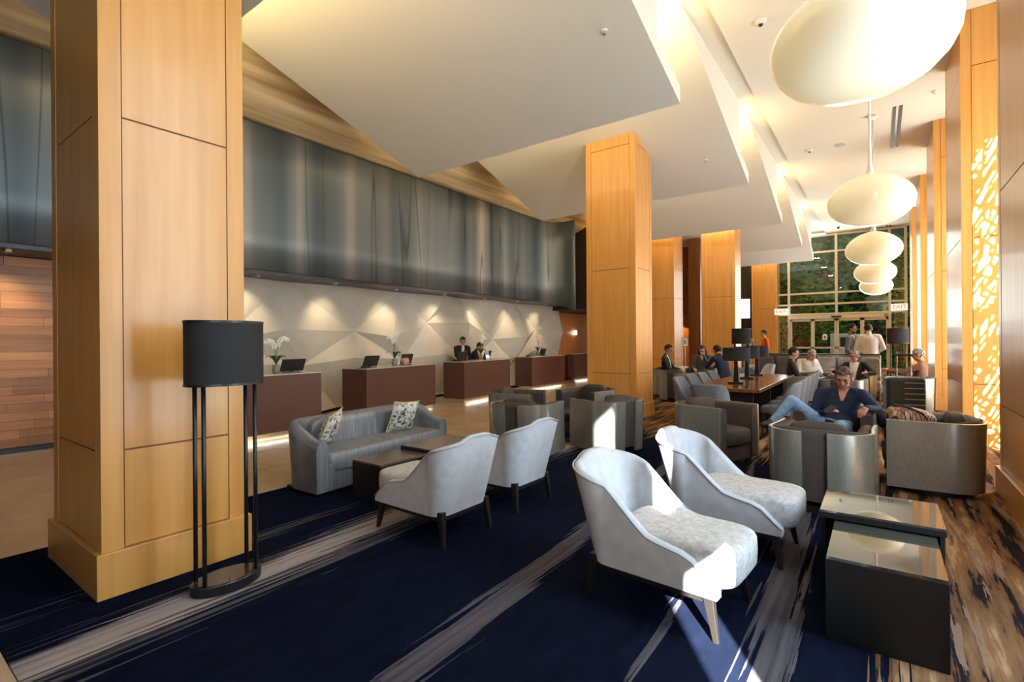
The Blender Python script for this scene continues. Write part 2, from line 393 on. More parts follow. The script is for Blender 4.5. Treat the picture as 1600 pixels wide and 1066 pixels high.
# ---------------------------------------------------------------- timber-clad columns
ZJ = (.86, 2.87, 5.22)
def clad(name, label, cat, x0, x1, y0, y1, ztop, bb=.03, st=.11, group=None):
    t = thing(name, label, cat, (0, 0, 0), 0, group)
    obj('core', MB().box(x0 + .012, x1 - .012, y0 + .012, y1 - .012, .0, ztop), JOINT, t)
    for (cx, cy) in ((x0, y0), (x1, y0), (x0, y1), (x1, y1)):
        sx = 1 if cx == x0 else -1; sy = 1 if cy == y0 else -1
        xa, xb = sorted((cx, cx + sx * st)); ya, yb = sorted((cy, cy + sy * st))
        obj('corner_post', MB().box(xa, xb, ya, yb, .27, ztop), WOOD, t)
    zs = [.27] + list(ZJ) + [ztop]; gp = .006
    for k in range(4):
        za, zb = zs[k] + gp, zs[k + 1] - gp
        if zb - za < .05: continue
        for (xa, xb, ya, yb) in ((x0 + st + gp, x1 - st - gp, y0 + .002, y0 + .02), (x0 + st + gp, x1 - st - gp, y1 - .02, y1 - .002), (x0 + .002, x0 + .02, y0 + st + gp, y1 - st - gp), (x1 - .02, x1 - .002, y0 + st + gp, y1 - st - gp)):
            obj('panel', MB().box(xa, xb, ya, yb, za, zb), WOOD, t)
    obj('baseboard', MB().box(x0 - bb, x1 + bb, y0 - bb, y1 + bb, 0, .27), WOOD, t, bevel=.004)
    return t
cl = ('thick maple-clad column beside the black floor lamp in the left foreground', 'maple-clad column rising behind the grey barrel armchairs in mid hall', 'maple-clad column behind the woman and man at the low table', 'maple-clad column at the left jamb of the glazed entrance')
for k in range(4):
    y = .95 + 8.04 * k
    clad('clad_column', cl[k], 'column', -4.72, -3.69, y, y + .83, 6.25 if k else 6.3)
pl = ('maple-clad wall pier behind the viewer by the windows', 'maple-clad wall pier at the right edge of view beyond the glass-topped table', 'sun-dappled maple wall pier just past the barrel armchair holding the tote bag', 'maple wall pier beside the man in the brown jacket', 'narrow maple wall pier second from the entrance', 'narrow maple wall pier nearest the entrance')
for k, (ya, yb) in enumerate(((.35, 2.3), (4.95, 6.62), (9.28, 11.2), (13.55, 15.4), (17.85, 19.6), (22.1, 23.9))):
    clad('wall_pier', pl[k], 'pier', .92, 2.4, ya, yb, 6.0)
BLOCKF = mat('sun_stop_fabric', (.8, .8, .78), .9)
# window bays between the piers
def lattice(y0, y1, z0, z1, x, step=.13, w=.05):
    m_ = MB(); rng = random.Random(int(y0 * 10))
    cz, cy = (z0 + z1) / 2, (y0 + y1) / 2
    z = z0
    while z < z1:
        y = y0
        while y < y1:
            if rng.random() < .86:
                a = R(rng.choice((38, -52, 38, 80))) + rng.uniform(-.15, .15); L = rng.uniform(.08, .2)
                m_.box(-.008, .008, -L, L, -w / 2, w / 2, Matrix.Translation((x, y + rng.uniform(-.04, .04), z + rng.uniform(-.04, .04))) @ Matrix.Rotation(a, 4, 'X'))
            y += step
        z += step
    return m_
bays = ((-4.8, .35), (2.3, 4.95), (6.62, 9.28), (11.2, 13.55), (15.4, 17.85), (19.6, 22.1))
for k, (ya, yb) in enumerate(bays):
    ta, tb = (3.22, 3.58) if k == 0 else (2.9, 3.0)  # first bay's unseen transom made thick to break the sunbeam on the chair
    wn = struct('window_%d' % (k + 1), MB().box(2.36, 2.44, ya, yb, 0, .1).box(2.36, 2.44, ya, yb, 5.9, 6.0).box(2.37, 2.43, ya, yb, ta, tb).box(2.36, 2.44, ya, ya + .06, 0, 6).box(2.36, 2.44, yb - .06, yb, 0, 6), MULL)
    obj('pane', MB().box(2.395, 2.401, ya, yb, .1, ta), GLASS, wn); obj('pane', MB().box(2.395, 2.401, ya, yb, tb, 5.9), GLASS, wn)
    if k < 2:
        for (qa, qb, lab) in (((-4.78, -.62, 'added pale opaque blind blocking sun in the bay behind the viewer'),), ((2.32, 3.57, 'added pale opaque blind blocking sun in the first window bay on the right'), (3.95, 4.93, 'narrow added pale blind blocking sun beside the right-hand pier')))[k]:
            bl = tag(obj('sun_stop_blind', MB().box(1.30, 1.31, qa, qb, .1, 5.9), BLOCKF), lab, 'blind')  # unseen opaque sheets added so sun enters only through chosen gaps
            obj('bottom_bar', MB().box(1.29, 1.32, qa, qb, .07, .1), STEELB, bl); obj('cassette', MB().box(1.27, 1.36, qa, qb, 5.9, 6.0), STEELB, bl)
    else:
        struct('wall_sun_stop_%d' % (k + 1), MB().box(2.18, 2.3, ya, ya + .75, 0, 6), WOOD)  # unseen board added to keep sun off part of the next pier
        s_ = obj('gilt_screen', lattice(ya + .75, yb, .05, 5.9, 2.2, .10, .036), GOLD, wn); s_['kind'] = 'stuff'
struct('wall_right', MB().box(2.35, 2.5, -5, -4.8, 0, 6.3).box(2.35, 2.5, 23.9, 25.6, 0, 6), WOOD)
# ---------------------------------------------------------------- entrance glazing
ex = [-3.81, -3.27, -1.48, .34, .86]; D0 = 25.5
dw = MB()
for x in ex: dw.box(x - .045, x + .045, D0 - .06, D0 + .06, 0 if x != -1.48 else 2.36, 6.0)
for z in (5.95, 5.25, 3.48, 3.0, 2.57): dw.box(-3.81, .86, D0 - .055, D0 + .055, z - .035, z + .035)
dw.box(-3.27, .34, D0 - .1, D0 + .1, 2.36, 2.52)
en = struct('window_7', dw, MULL)
zz = (0, 2.57, 3.0, 3.48, 5.25, 5.95)
for i in range(4):
    for j in range(5):
        if j == 0 and i in (1, 2): continue
        obj('pane', MB().box(ex[i] + .045, ex[i + 1] - .045, D0 - .004, D0 + .004, zz[j] + .035, zz[j + 1] - .035), GLASS, en)
for k, (xa, xb) in enumerate(((-3.22, -2.36), (-2.36, -1.49), (-1.47, -.58), (-.58, .29))):
    f = MB().box(xa, xa + .07, D0 - .03, D0 + .03, 0, 2.36).box(xb - .07, xb, D0 - .03, D0 + .03, 0, 2.36).box(xa, xb, D0 - .03, D0 + .03, 0, .14).box(xa, xb, D0 - .03, D0 + .03, 2.26, 2.36).box(xa, xb, D0 - .03, D0 + .03, 1.07, 1.14)
    d = struct('door_%d' % (k + 1), f, MULL)
    obj('pane', MB().box(xa + .07, xb - .07, D0 - .004, D0 + .004, .14, 1.07), GLASS, d); obj('pane', MB().box(xa + .07, xb - .07, D0 - .004, D0 + .004, 1.14, 2.26), GLASS, d)
    if k in (1, 2):
        xm = xa + .45 if k == 1 else xa + .5
        st_ = obj('door_sticker', MB().prism([(xm - .09, 1.45), (xm + .09, 1.45), (xm + .09, 1.62), (xm + .06, 1.7), (xm - .06, 1.7), (xm - .09, 1.62)], -.002, .002, Matrix.Translation((0, D0 - .012, 0)) @ Matrix(((1, 0, 0, 0), (0, 0, -1, 0), (0, 1, 0, 0), (0, 0, 0, 1)))), mat('white_vinyl', (.85, .85, .82), .5), d)
        obj('sticker_mark', MB().box(xm - .035, xm + .035, D0 - .017, D0 - .013, 1.52, 1.6), BLACK, st_)
tag(obj('motion_sensor', MB().box(-1.66, -1.30, D0 - .17, D0 - .1, 2.40, 2.47), BLACK, bevel=.01), 'slim black motion sensor over the middle of the sliding doors', 'sensor')
tag(obj('round_alarm', MB().lathe([(.07, 0), (.07, .03), (.045, .035)], 16, T=Matrix.Translation((.22, D0 - .10, 2.44)) @ Matrix.Rotation(R(90), 4, 'X')), mat('brass', (.35, .24, .1), .4, .8)), 'small round brass alarm disc right of the door header', 'alarm')
tag(obj('lattice_screen', lattice(0, .36, .3, 2.75, 0, .09, .035), GOLD), 'gilt lattice screen outside the narrow left sidelight of the entrance', 'screen')
bpy.data.objects['lattice_screen'].matrix_world = Matrix.Translation((-3.66, 25.98, 0)) @ Matrix.Rotation(R(-90), 4, 'Z')
struct('wall_far', MB().box(-9.9, -3.9, 27.2, 27.4, 0, 6.3).box(-4.9, -4.75, 25.6, 27.3, 0, 6.3), mat('dark_far_wall', (.035, .02, .013), .6))
# alcove left of column three
aw = struct('wall_alcove', MB().box(-7.4, -4.9, 20.0, 20.2, 0, 6.3), WOODO)
struct('wall_alcove_soffit', MB().box(-7.4, -5.6, 19.2, 20.0, 2.45, 6.3), mat('dark_red_veneer', (.20, .06, .018), .35))
struct('wall_alcove_side', MB().box(-5.62, -5.2, 18.6, 20.0, 0, 6.3), noisemat('brown_veneer', (.16, .06, .02), (.22, .09, .03), (9, 9, .8), .3))
clad('wall_pier', 'pale maple wall panelling pier seen just right of the mid-hall column', 'pier', -7.4, -5.42, 16.4, 17.3, 6.2)
al = bpy.data.lights.new('alcove_lamp', 'SPOT'); al.energy = 60; al.color = (1, .6, .25); al.spot_size = R(110)
ao = bpy.data.objects.new('alcove_lamp', al); COL.objects.link(ao); ao.location = (-6.5, 19.5, 2.42)
wnd = struct('window_8', MB().box(-5.95, -5.2, 27.14, 27.2, 2.55, 3.5), mat('bright_far_window', (1, 1, 1), .5, emit=(1, 1, 1), es=1.6))
struct('wall_shade_block', MB().box(3.2, 18, 22.6, 25.6, -.1, 18).box(-12, 3.2, -5, 25.6, 6.4, 18), mat('exterior_render', (.5, .47, .42), .9))  # unseen building mass added to keep the hedge in shade
# hedge outside the entrance
hm = MB(); rng = random.Random(3)
for k in range(15000):
    x, z = rng.uniform(-9, 6), rng.uniform(0, 6.6); y = 31 + .5 * math.sin(x * 1.7 + z) + rng.uniform(-.4, .4); a = .15
    T = Matrix.Translation((x, y, z)) @ Matrix.Rotation(rng.uniform(0, 6.3), 4, 'Z') @ Matrix.Rotation(rng.uniform(-1, 1), 4, 'X')
    hm.add([(-a, 0, 0), (0, .03, -a * .6), (a, 0, 0), (0, .03, a * .6)], [(0, 1, 2, 3)], T)
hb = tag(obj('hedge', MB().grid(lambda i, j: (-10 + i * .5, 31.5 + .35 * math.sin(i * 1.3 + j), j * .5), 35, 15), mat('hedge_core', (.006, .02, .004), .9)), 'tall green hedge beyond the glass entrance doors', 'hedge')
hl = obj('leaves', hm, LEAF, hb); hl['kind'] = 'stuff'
vh = thing('van', 'white van parked in the drive beyond the sliding doors', 'van', (-1.0, 29.0, -.05))
vb_ = obj('body', MB().prism([(-.9, .3), (1.0, .3), (1.0, 1.0), (.55, 1.15), (.2, 1.75), (-.9, 1.8)], -.8, .8, Matrix(((1, 0, 0, 0), (0, 0, 1, 0), (0, 1, 0, 0), (0, 0, 0, 1)))), mat('van_white', (.8, .82, .82), .3), vh, bevel=.05)
obj('windscreen', MB().box(-.5, .2, -.83, -.79, 1.15, 1.6), mat('van_glass', (.03, .06, .06), .1), vh)
for wx in (-.5, .6): obj('wheel', MB().lathe([(.12, -.1), (.3, -.1), (.3, .1), (.12, .1)], 20, T=Matrix.Translation((wx, -.75, .3)) @ Matrix.Rotation(R(90), 4, 'X')), BLACK, vh)
# added fill lamps standing in for window daylight
area('blind_fill', (1.27, 3.0, 3), (0, R(90), 0), 5.5, 1.3, 145, (.60, .82, 1))  # added lamp before the opaque blinds, fills chairs and left column
area('blind_fill', (1.27, -1.08, 3), (0, R(90), 0), 5.5, .8, 70, (.60, .81, 1))  # added lamp beside the viewer, brightens the chair backs
for y_ in (8.0, 12.4, 16.6, 20.8): area('bay_fill', (2.1, y_, 2.5), (0, R(90), 0), 4.4, 2.0, 120, (.84, .94, 1))  # added lamps in the hidden bays, brighten piers and hall
area('entrance_fill', (-1.5, 25.2, 3), (R(-90), 0, 0), 4.2, 5, 160, (.95, 1, .95))  # added lamp inside the entrance glass, aimed into the hall
#PART3
# ---------------------------------------------------------------- pendants
def milk():
    m = bpy.data.materials.new('opal_glass'); n, l, b = nodes(m)
    b.inputs['Base Color'].default_value = (.74, .69, .56, 1); b.inputs['Roughness'].default_value = .12
    b.inputs['Emission Color'].default_value = (1, .82, .42, 1); b.inputs['Emission Strength'].default_value = .26
    return m
OPAL = milk()
prof = [(.07, .318), (.10, .308), (.16, .292), (.24, .262), (.33, .215), (.41, .15), (.463, .08), (.485, 0), (.475, -.07), (.44, -.14), (.375, -.205), (.28, -.257), (.17, -.288), (.06, -.30), (.003, -.301)]
pn = ('nearest and largest glowing opal pendant, cut by the top of the picture', 'second opal pendant in the row, hanging on a slim flared stem', 'third opal pendant in the row along the ceiling', 'fourth opal pendant in the row, partly behind the third', 'fifth and farthest opal pendant, before the entrance glass')
for k in range(5):
    y = 3.72 + 4.40 * k
    t = thing('pendant_lamp', pn[k], 'pendant lamp', (-.09, y, 3.31), 0, 'row of opal pendants')
    obj('globe', MB().lathe([(r, z * 1.08) for r, z in prof], 48), OPAL, t, smooth=True)
    obj('stem', MB().lathe([(.012, 2.62), (.013, 1.2), (.016, .72), (.022, .52), (.032, .42), (.05, .35), (.10, .305)], 20), mat('white_enamel', (.8, .8, .77), .25), t, smooth=True)
    obj('ceiling_rose', MB().lathe([(.09, 2.66), (.09, 2.63), (.02, 2.59)], 20), MATS['white_enamel'], t)
# ---------------------------------------------------------------- ceiling fittings
WHP = mat('white_plastic', (.75, .73, .66), .5)
for k, (x, y, lab) in enumerate(((-1.33, 7.83, 'white smoke detector on the ceiling left of the nearest pendant'), (-1.32, 13.86, 'small white smoke detector on the ceiling left of the second pendant stem'))):
    d = tag(obj('smoke_detector', MB().lathe([(.075, 6.0), (.075, 5.97), (.05, 5.95)], 18, (x, y, 0)), WHP), lab, 'smoke detector')
    obj('sensor', MB().lathe([(.03, 5.952), (.025, 5.93)], 12, (x, y, 0)), BLACK, d)
d = tag(obj('ceiling_speaker', MB().lathe([(.11, 6.0), (.11, 5.985), (.09, 5.98)], 20, (-.71, 13.93, 0)), mat('grey_grille', (.45, .44, .4), .6)), 'round grey speaker grille set in the ceiling beside the second pendant stem', 'speaker')
obj('rim', MB().lathe([(.125, 6.0), (.125, 5.988), (.11, 5.988)], 20, (-.71, 13.93, 0)), WHP, d)
for x, y, z, lab in ((.83, 11.96, 6.0, 'small sprinkler head on the ceiling near the wall piers'), (-2.58, 5.4, 5.13, 'small sprinkler disc on the nearest tilted ceiling panel'), (-2.72, 10.2, 5.02, 'small sprinkler disc on the second tilted ceiling panel')):
    d = tag(obj('sprinkler', MB().lathe([(.04, z), (.04, z - .02), (.012, z - .025)], 14, (x, y, 0)), WHP), lab, 'sprinkler'); obj('deflector', MB().lathe([(.02, z - .045), (.02, z - .05)], 10, (x, y, 0)), STEELB, d)
for y0, y1, lab in ((12.3, 14.9, 'pair of long black slot diffusers in the ceiling right of the second pendant'), (25.0, 25.35, 'short far pair of black slot diffusers above the entrance end')):
    t = thing('slot_diffuser', lab, 'air vent', (0, 0, 0))
    for x in (.24, .34): obj('slot', MB().box(x, x + .05, y0, y1, 5.985, 6.0), BLACK, t)
d = tag(obj('dome_camera', MB().lathe([(.07, 6.0), (.07, 5.96)], 16, (-1.31, 24.0, 0)), WHP), 'dark dome security camera on the ceiling before the entrance', 'camera'); obj('dome', MB().ell((-1.31, 24.0, 5.95), (.055, .055, .06)), BLACK, d, smooth=True)
# ---------------------------------------------------------------- exit signs
RED = mat('exit_red', (.65, .02, .01), .5, emit=(.7, .02, .01), es=.4); EXW = mat('exit_white', (.9, .9, .86), .5, emit=(1, .97, .9), es=.5)
for x, lab, y in ((-3.52, 'white EXIT sign with red letters left of the sliding doors', 25.0), (.62, 'white EXIT sign with red letters right of the sliding doors', 24.6)):
    t = thing('exit_sign', lab, 'exit sign', (x, y, 2.7))
    obj('housing', MB().box(-.26, .26, -.03, .03, -.13, .13), EXW, t, bevel=.01)
    o = link('lettering', text_mesh('EXIT', .21), RED, t); o.rotation_euler = (R(90), 0, 0); o.location = (0, -.034, 0)
    obj('hanger', MB().box(-.02, .02, -.01, .3 if x < 0 else .9, -.015, .015), MULL, t)
# ---------------------------------------------------------------- reception desks
DK = [((-7.62, 2.7), (-7.70, 5.0), .62), ((-7.76, 5.98), (-8.11, 8.14), .62), ((-8.16, 9.17), (-8.48, 11.49), .62), ((-8.68, 12.89), (-8.75, 14.95), .62), ((-9.2, 16.5), (-9.2, 18.2), .3)]
dl = ('dark reddish brown reception desk behind the floor lamp, nearest of the row', 'dark reddish brown reception desk with an orchid and pink bowl behind the sofa', 'dark reddish brown reception desk with two clerks behind it', 'dark reddish brown reception desk with an orchid, fourth of the row', 'dark reddish brown reception desk at the far end beside the column')
DF = []
for k, (a, b_, dep) in enumerate(DK):
    a = Vector(a); b_ = Vector(b_); u = (b_ - a); L = u.length; u.normalize()
    t = thing('reception_desk', dl[k], 'desk', (a.x, a.y, 0), math.atan2(u.y, u.x), 'reception desks along the wall')   # local x along front, +y away (back)
    obj('body', MB().box(0, L, 0, dep, .09, .985), DESK, t, bevel=.004)
    obj('top', MB().box(-.003, L + .003, -.003, dep + .003, .986, 1.0), DESKTOP, t)
    obj('plinth', MB().box(.05, L - .05, .05, dep - .04, 0, .09), CHROME, t)
    pl_ = area('plinth_led', (0, 0, 0), (0, 0, 0), L - .3, .03, 3, (1, .97, .9)); pl_.parent = t; pl_.location = (L / 2, .03, .085)
    DF.append((a, u, t))
def on_desk(k, s_, d_):
    a, u, t = DF[k]; n_ = Vector((-u.y, u.x)); p = a + u * s_ + n_ * d_; return (p.x, p.y, 1.0)
POT = mat('clear_vase', (.25, .25, .2), .1); PETAL = mat('orchid_white', (.86, .86, .82), .6); STEM = mat('orchid_stem', (.22, .20, .08), .6); OLEAF = mat('orchid_leaf', (.03, .09, .02), .4)
def orchid(loc, label, stems, seed):
    rg = random.Random(seed); t = thing('orchid', label, 'orchid', loc, 0, 'orchids on the desks')
    obj('vase', MB().lathe([(.05, 0), (.062, .07), (.05, .15)], 18), POT, t, smooth=True)
    for k in range(5):
        a = k * 1.26 + rg.random() * .5; L = .17; m_ = MB()
        m_.grid(lambda i, j: (math.cos(a) * L * i / 6 - math.sin(a) * (j - 1) * .03 * math.sin(math.pi * (i + .4) / 7), math.sin(a) * L * i / 6 + math.cos(a) * (j - 1) * .03 * math.sin(math.pi * (i + .4) / 7), .14 + .16 * math.sin(i / 6 * 2.3) - (.01 if j == 1 else 0)), 7, 3)
        obj('leaf', m_, OLEAF, t, smooth=True)
    for (dx, dy, h) in stems:
        pts = [(dx * q ** 2.0, dy * q ** 2.0, .13 + h * math.sin(q * 1.9)) for q in [z / 9 for z in range(10)]]
        h *= .86
        so = obj('flower_stem', MB().tube(pts, .006, 6), STEM, t, smooth=True)
        for q in range(4, 10):
            p = pts[q]; fm = MB()
            for r in range(5):
                an = r * 2 * math.pi / 5 + .3; fm.ell((p[0] + .02 * math.cos(an) * .6, p[1] + .022 * math.cos(an), p[2] - .015 + .023 * math.sin(an)), (.011, .018, .018), 8, 5)
            obj('flower', fm, PETAL, so, smooth=True)
orchid(on_desk(0, 1.62, .22), 'white orchid in a clear vase half hidden by the floor lamp shade', ((.02, .18, .46), (0, -.16, .42)), 1)
orchid(on_desk(1, 1.15, .3), 'white orchid with two arching stems beside the pink bowl', ((0, -.17, .5), (.02, .06, .55)), 2)
orchid(on_desk(2, 1.25, .3), 'white orchid beside the two clerks', ((0, .1, .56), (.02, .16, .48)), 3)
orchid(on_desk(3, .95, .35), 'white orchid with a tall dark leaf on the fourth desk', ((0, -.12, .58), (.02, .18, .55)), 4)
SCR = mat('dark_screen_back', (.015, .017, .018), .35)
for (k, s_, d_, w, lab, tlt) in ((0, 1.93, .30, .42, 'black tilted monitor on the nearest reception desk', 25), (1, .42, .32, .40, 'black tilted monitor left on the desk behind the sofa', 22), (1, 1.55, .34, .36, 'black monitor right of the pink bowl', 18), (2, .42, .36, .42, 'black monitor in front of the standing clerk', 12), (2, 1.62, .36, .34, 'black monitor right of the blue leaflet', 18), (3, 1.3, .42, .34, 'black monitor right of the orchid on the fourth desk', 18)):
    a, u, dt = DF[k]; t = thing('monitor', lab, 'monitor', on_desk(k, s_, d_), math.atan2(u.y, u.x), 'desk monitors')
    obj('screen', MB().box(-w / 2, w / 2, -.012, .012, .03, .25, Matrix.Rotation(R(tlt), 4, 'X')), SCR, t, bevel=.005)
    obj('base', MB().box(-.12, .12, -.09, .07, 0, .015), SCR, t); obj('arm', MB().box(-.03, .03, -.02, .02, .01, .12), SCR, t)
for (k, s_, d_, lab) in ((1, .12, .2, 'small black card reader at the left end of the desk behind the sofa'), (2, .25, .45, 'small black card reader at the left end of the clerks desk'), (3, .25, .3, 'small black card reader at the left end of the fourth desk')):
    t = tag(obj('card_reader', MB().ell((0, 0, .02), (.055, .04, .03)), BLACK, smooth=True), lab, 'card reader'); t.location = on_desk(k, s_, d_)
    obj('pad', MB().box(-.1, .1, -.07, .07, 0, .008), BLACK, t)
bw = tag(obj('pink_bowl', MB().lathe([(.03, 0), (.075, .04), (.088, .09), (.07, .15), (.062, .15), (.075, .09), (.0, .02)], 20), mat('pink_glass', (.55, .32, .33), .15), smooth=True), 'pink glass sweet bowl with red sweets on the desk behind the sofa', 'bowl'); bw.location = on_desk(1, 1.38, .2)
for q in range(6): obj('sweet', MB().ell((.04 * math.cos(q * 1.05), .04 * math.sin(q * 1.05), .155 + .012 * (q % 2)), (.02, .02, .016), 8, 6), mat('red_sweet', (.35, .02, .03), .4), bw, smooth=True)
lf = tag(obj('leaflet_stand', MB().box(-.09, .09, -.006, .006, 0, .25, Matrix.Rotation(R(-10), 4, 'X')), mat('blue_leaflet', (.35, .55, .85), .4)), 'blue and white leaflet in a stand on the clerks desk', 'leaflet'); lf.location = on_desk(2, 1.42, .18); lf.rotation_euler = (0, 0, math.atan2(DF[2][1].y, DF[2][1].x))
obj('white_strip', MB().box(-.088, .088, -.009, -.005, .05, .12, Matrix.Rotation(R(-10), 4, 'X')), EXW, lf)
for (k, s_, lab) in ((2, .95, 'loose white papers on the clerks desk'), (3, .62, 'loose white papers on the fourth desk')):
    t = tag(obj('papers', MB().box(-.12, .12, -.09, .09, 0, .006).box(-.1, .13, -.07, .1, .006, .012), mat('paper', (.8, .79, .74), .7)), lab, 'papers'); t.location = on_desk(k, s_, .2)
# ---------------------------------------------------------------- floor lamps
def floor_lamp(label, loc, rz, k=1.0):
    t = thing('floor_lamp', label, 'floor lamp', loc, rz, 'black floor lamps', k)
    obj('base', MB().lathe([(.2, 0), (.205, .01), (.205, .055), (.2, .06)], 40, sx=.62), BLACK, t)
    obj('base_plate', MB().lathe([(.185, .06), (.185, .064)], 36, sx=.6), mat('mirror_plate', (.12, .10, .08), .08, .6), t)
    for (x, y) in ((-.06, -.15), (.06, -.15), (-.06, .15), (.06, .15)):
        obj('post', MB().tube([(x, y, .06), (x, y, 1.32)], .0125, 10), BLACK, t, smooth=True)
    s_ = obj('shade', MB().lathe([(.225, 1.245), (.225, 1.625), (.218, 1.625), (.218, 1.245)], 48, sx=.72), SHADE, t, smooth=False); smooth_angle(s_)
    for z in (1.245, 1.622): obj('rim', MB().lathe([(.228, z - .006), (.228, z + .008), (.216, z + .008), (.216, z - .006)], 48, sx=.72), BLACK, s_)
    obj('diffuser', MB().lathe([(.214, 1.29), (.214, 1.295)], 40, sx=.71), mat('shade_diffuser', (.5, .42, .3), .6), s_)
    return t
floor_lamp('tall black floor lamp with drum shade standing before the thick left column', (-3.27, 1.46, .006), R(0))
floor_lamp('distant black floor lamp standing right of the sliding doors', (.40, 17.3, .006), R(90), 1.08)
floor_lamp('distant black floor lamp behind the long table, in front of the two workers', (-3.1, 15.0, .006), R(90), 1.1)
# ---------------------------------------------------------------- upholstery paths
def upath(w, yf, yb, r, n=10, m=12):
    pts = []
    for i in range(n): pts.append((-w, yf + (yb + r - yf) * i / n, -1, 0))
    for i in range(m + 1):
        a = math.pi + (math.pi / 2) * i / m; pts.append((-w + r + r * math.cos(a), yb + r + r * math.sin(a), math.cos(a), math.sin(a)))
    for i in range(1, n): pts.append((-w + r + (2 * w - 2 * r) * i / n, yb, 0, -1))
    for i in range(m + 1):
        a = 1.5 * math.pi + (math.pi / 2) * i / m; pts.append((w - r + r * math.cos(a), yb + r + r * math.sin(a), math.cos(a), math.sin(a)))
    for i in range(1, n + 1): pts.append((w, yb + r + (yf - yb - r) * i / n, 1, 0))
    return pts
def sst(a, b, x):
    x = max(0, min(1, (x - a) / (b - a))); return x * x * (3 - 2 * x)
# ---------------------------------------------------------------- white lounge chairs
def lounge_chair(label, loc, rz, group):
    t = thing('lounge_chair', label, 'chair', loc, rz, group)
    path = upath(.252, .36, -.34, .085)
    sl = [0]
    for q in range(1, len(path)): sl.append(sl[-1] + math.hypot(path[q][0] - path[q - 1][0], path[q][1] - path[q - 1][1]))
    def top(i):
        a = abs(sl[i] - sl[-1] / 2); y = path[i][1]
        return .405 + .05 * sst(.80, .45, a) + .35 * sst(.56, .06, a) ** .72 - .14 * sst(.16, .38, y) ** 1.5
    sh = obj('shell', MB().wrap(path, top, lambda i: .215, lambda i: .062, lambda i: .02 + .25 * max(0, -path[i][3])), WHITEF, t); smooth_angle(sh, 60)
    pp = []
    for i, (x, y, nx, ny) in enumerate(path):
        z = top(i) - .012; o_ = .033 + (.02 + .25 * max(0, -ny)) * (z - .215); pp.append((x + nx * o_, y + ny * o_, z))
    obj('piping', MB().tube(pp, .0055, 6), PIPE, t, smooth=True)
    c = obj('seat_cushion', MB().ell((0, .08, .345), (.248, .355, .115), 36, 14, e=.35), SEATF, t, smooth=True)
    fr = obj('frame', MB().box(-.255, .255, .28, .32, .175, .215).box(-.255, .255, -.36, -.32, .175, .215).box(-.255, -.215, -.36, .32, .175, .215).box(.215, .255, -.36, .32, .175, .215), BLACKW, t, bevel=.004)
    for sx in (-1, 1):
        for sy, y in ((1, .30), (-1, -.34)):
            obj('leg', MB().taper((sx * .262, y + sy * .05, 0), (.013, .013), (sx * .24, y - .01 * (sy < 0), .25), (.022, .028)), BLACKW, t, bevel=.003)
    return t
g = 'pale grey lounge chairs'
lounge_chair('pale grey lounge chair seen from behind, nearer of the pair facing the sofa', (-2.93, 2.89, .006), face(-1, .02), g)
lounge_chair('pale grey lounge chair seen from behind, farther of the pair facing the sofa', (-2.93, 3.80, .006), face(-1, .02), g)
lounge_chair('pale grey lounge chair with sunlight on its seat corner, front right', (-.985, 2.87, .006), face(1, -.08), g)
lounge_chair('pale grey lounge chair behind the sunlit one, beside the glass-topped table', (-.86, 3.93, .006), face(1, -.05), g)
# ---------------------------------------------------------------- sofa
t = thing('sofa', 'silvery blue-grey tub sofa with two patterned cushions before the reception', 'sofa', (-4.70, 3.70, .006), face(1, .03))
path = upath(.86, .30, -.25, .22, 10, 10)
def stop(i):
    x, y = path[i][:2]; return .53 + .17 * sst(.28, -.22, y)
o = obj('back_and_arms', MB().wrap(path, stop, lambda i: .03, lambda i: .14, lambda i: .06 * sst(.2, -.2, path[i][1]), .7), SOFAF, t); smooth_angle(o, 50)
o = obj('seat', MB().ell((0, .06, .315), (.81, .30, .105), 60, 14, e=.22), SOFAF, t, smooth=True)
o = obj('seat_base', MB().box(-.80, .80, -.2, .325, .03, .30), SOFAF, t, bevel=.02)
obj('inner_back', MB().ell((0, -.19, .50), (.70, .09, .20), 50, 14, e=.4), SOFAF, t, smooth=True)
obj('plinth', MB().box(-.88, .88, -.28, .28, 0, .03), BLACK, t)
def cushmat():
    return noisemat('speckled_cushion_print', (.02, .03, .035), (.66, .66, .58), (26, 26, 26), .7, detail=5, lo=.36, hi=.54, dist=.6)
CUSH = cushmat(); LIME = mat('lime_piping', (.5, .52, .2), .6)
def cushion(label, M_, w=.2, g=None):
    c = tag(obj('cushion', MB().grid(lambda i, j: ((i / 12 - .5) * 2 * w * (1 - .07 * math.sin(math.pi * j / 12)), (1 if True else 0) * .0 + .075 * max(0, (1 - (abs(i / 6 - 1)) ** 2.5) * (1 - (abs(j / 6 - 1)) ** 2.5)) ** .6, (j / 12 - .5) * 2 * w * (1 - .07 * math.sin(math.pi * i / 12))), 13, 13).grid(lambda i, j: ((i / 12 - .5) * 2 * w * (1 - .07 * math.sin(math.pi * j / 12)), -.075 * max(0, (1 - (abs(i / 6 - 1)) ** 2.5) * (1 - (abs(j / 6 - 1)) ** 2.5)) ** .6, (j / 12 - .5) * 2 * w * (1 - .07 * math.sin(math.pi * i / 12))), 13, 13), CUSH, smooth=True), label, 'cushion', g)
    edge = []
    for k in range(48):
        s_, q = divmod(k, 12); f = q / 12 - .5; dd = 1 - .07 * math.sin(math.pi * q / 12)
        edge.append(((f * 2 * w, 0, -w * dd), (w * dd, 0, f * 2 * w), (-f * 2 * w, 0, w * dd), (-w * dd, 0, -f * 2 * w))[s_])
    obj('piping', MB().tube(edge + edge[:1], .006, 6), LIME, c, smooth=True)
    c.matrix_world = M_; return c
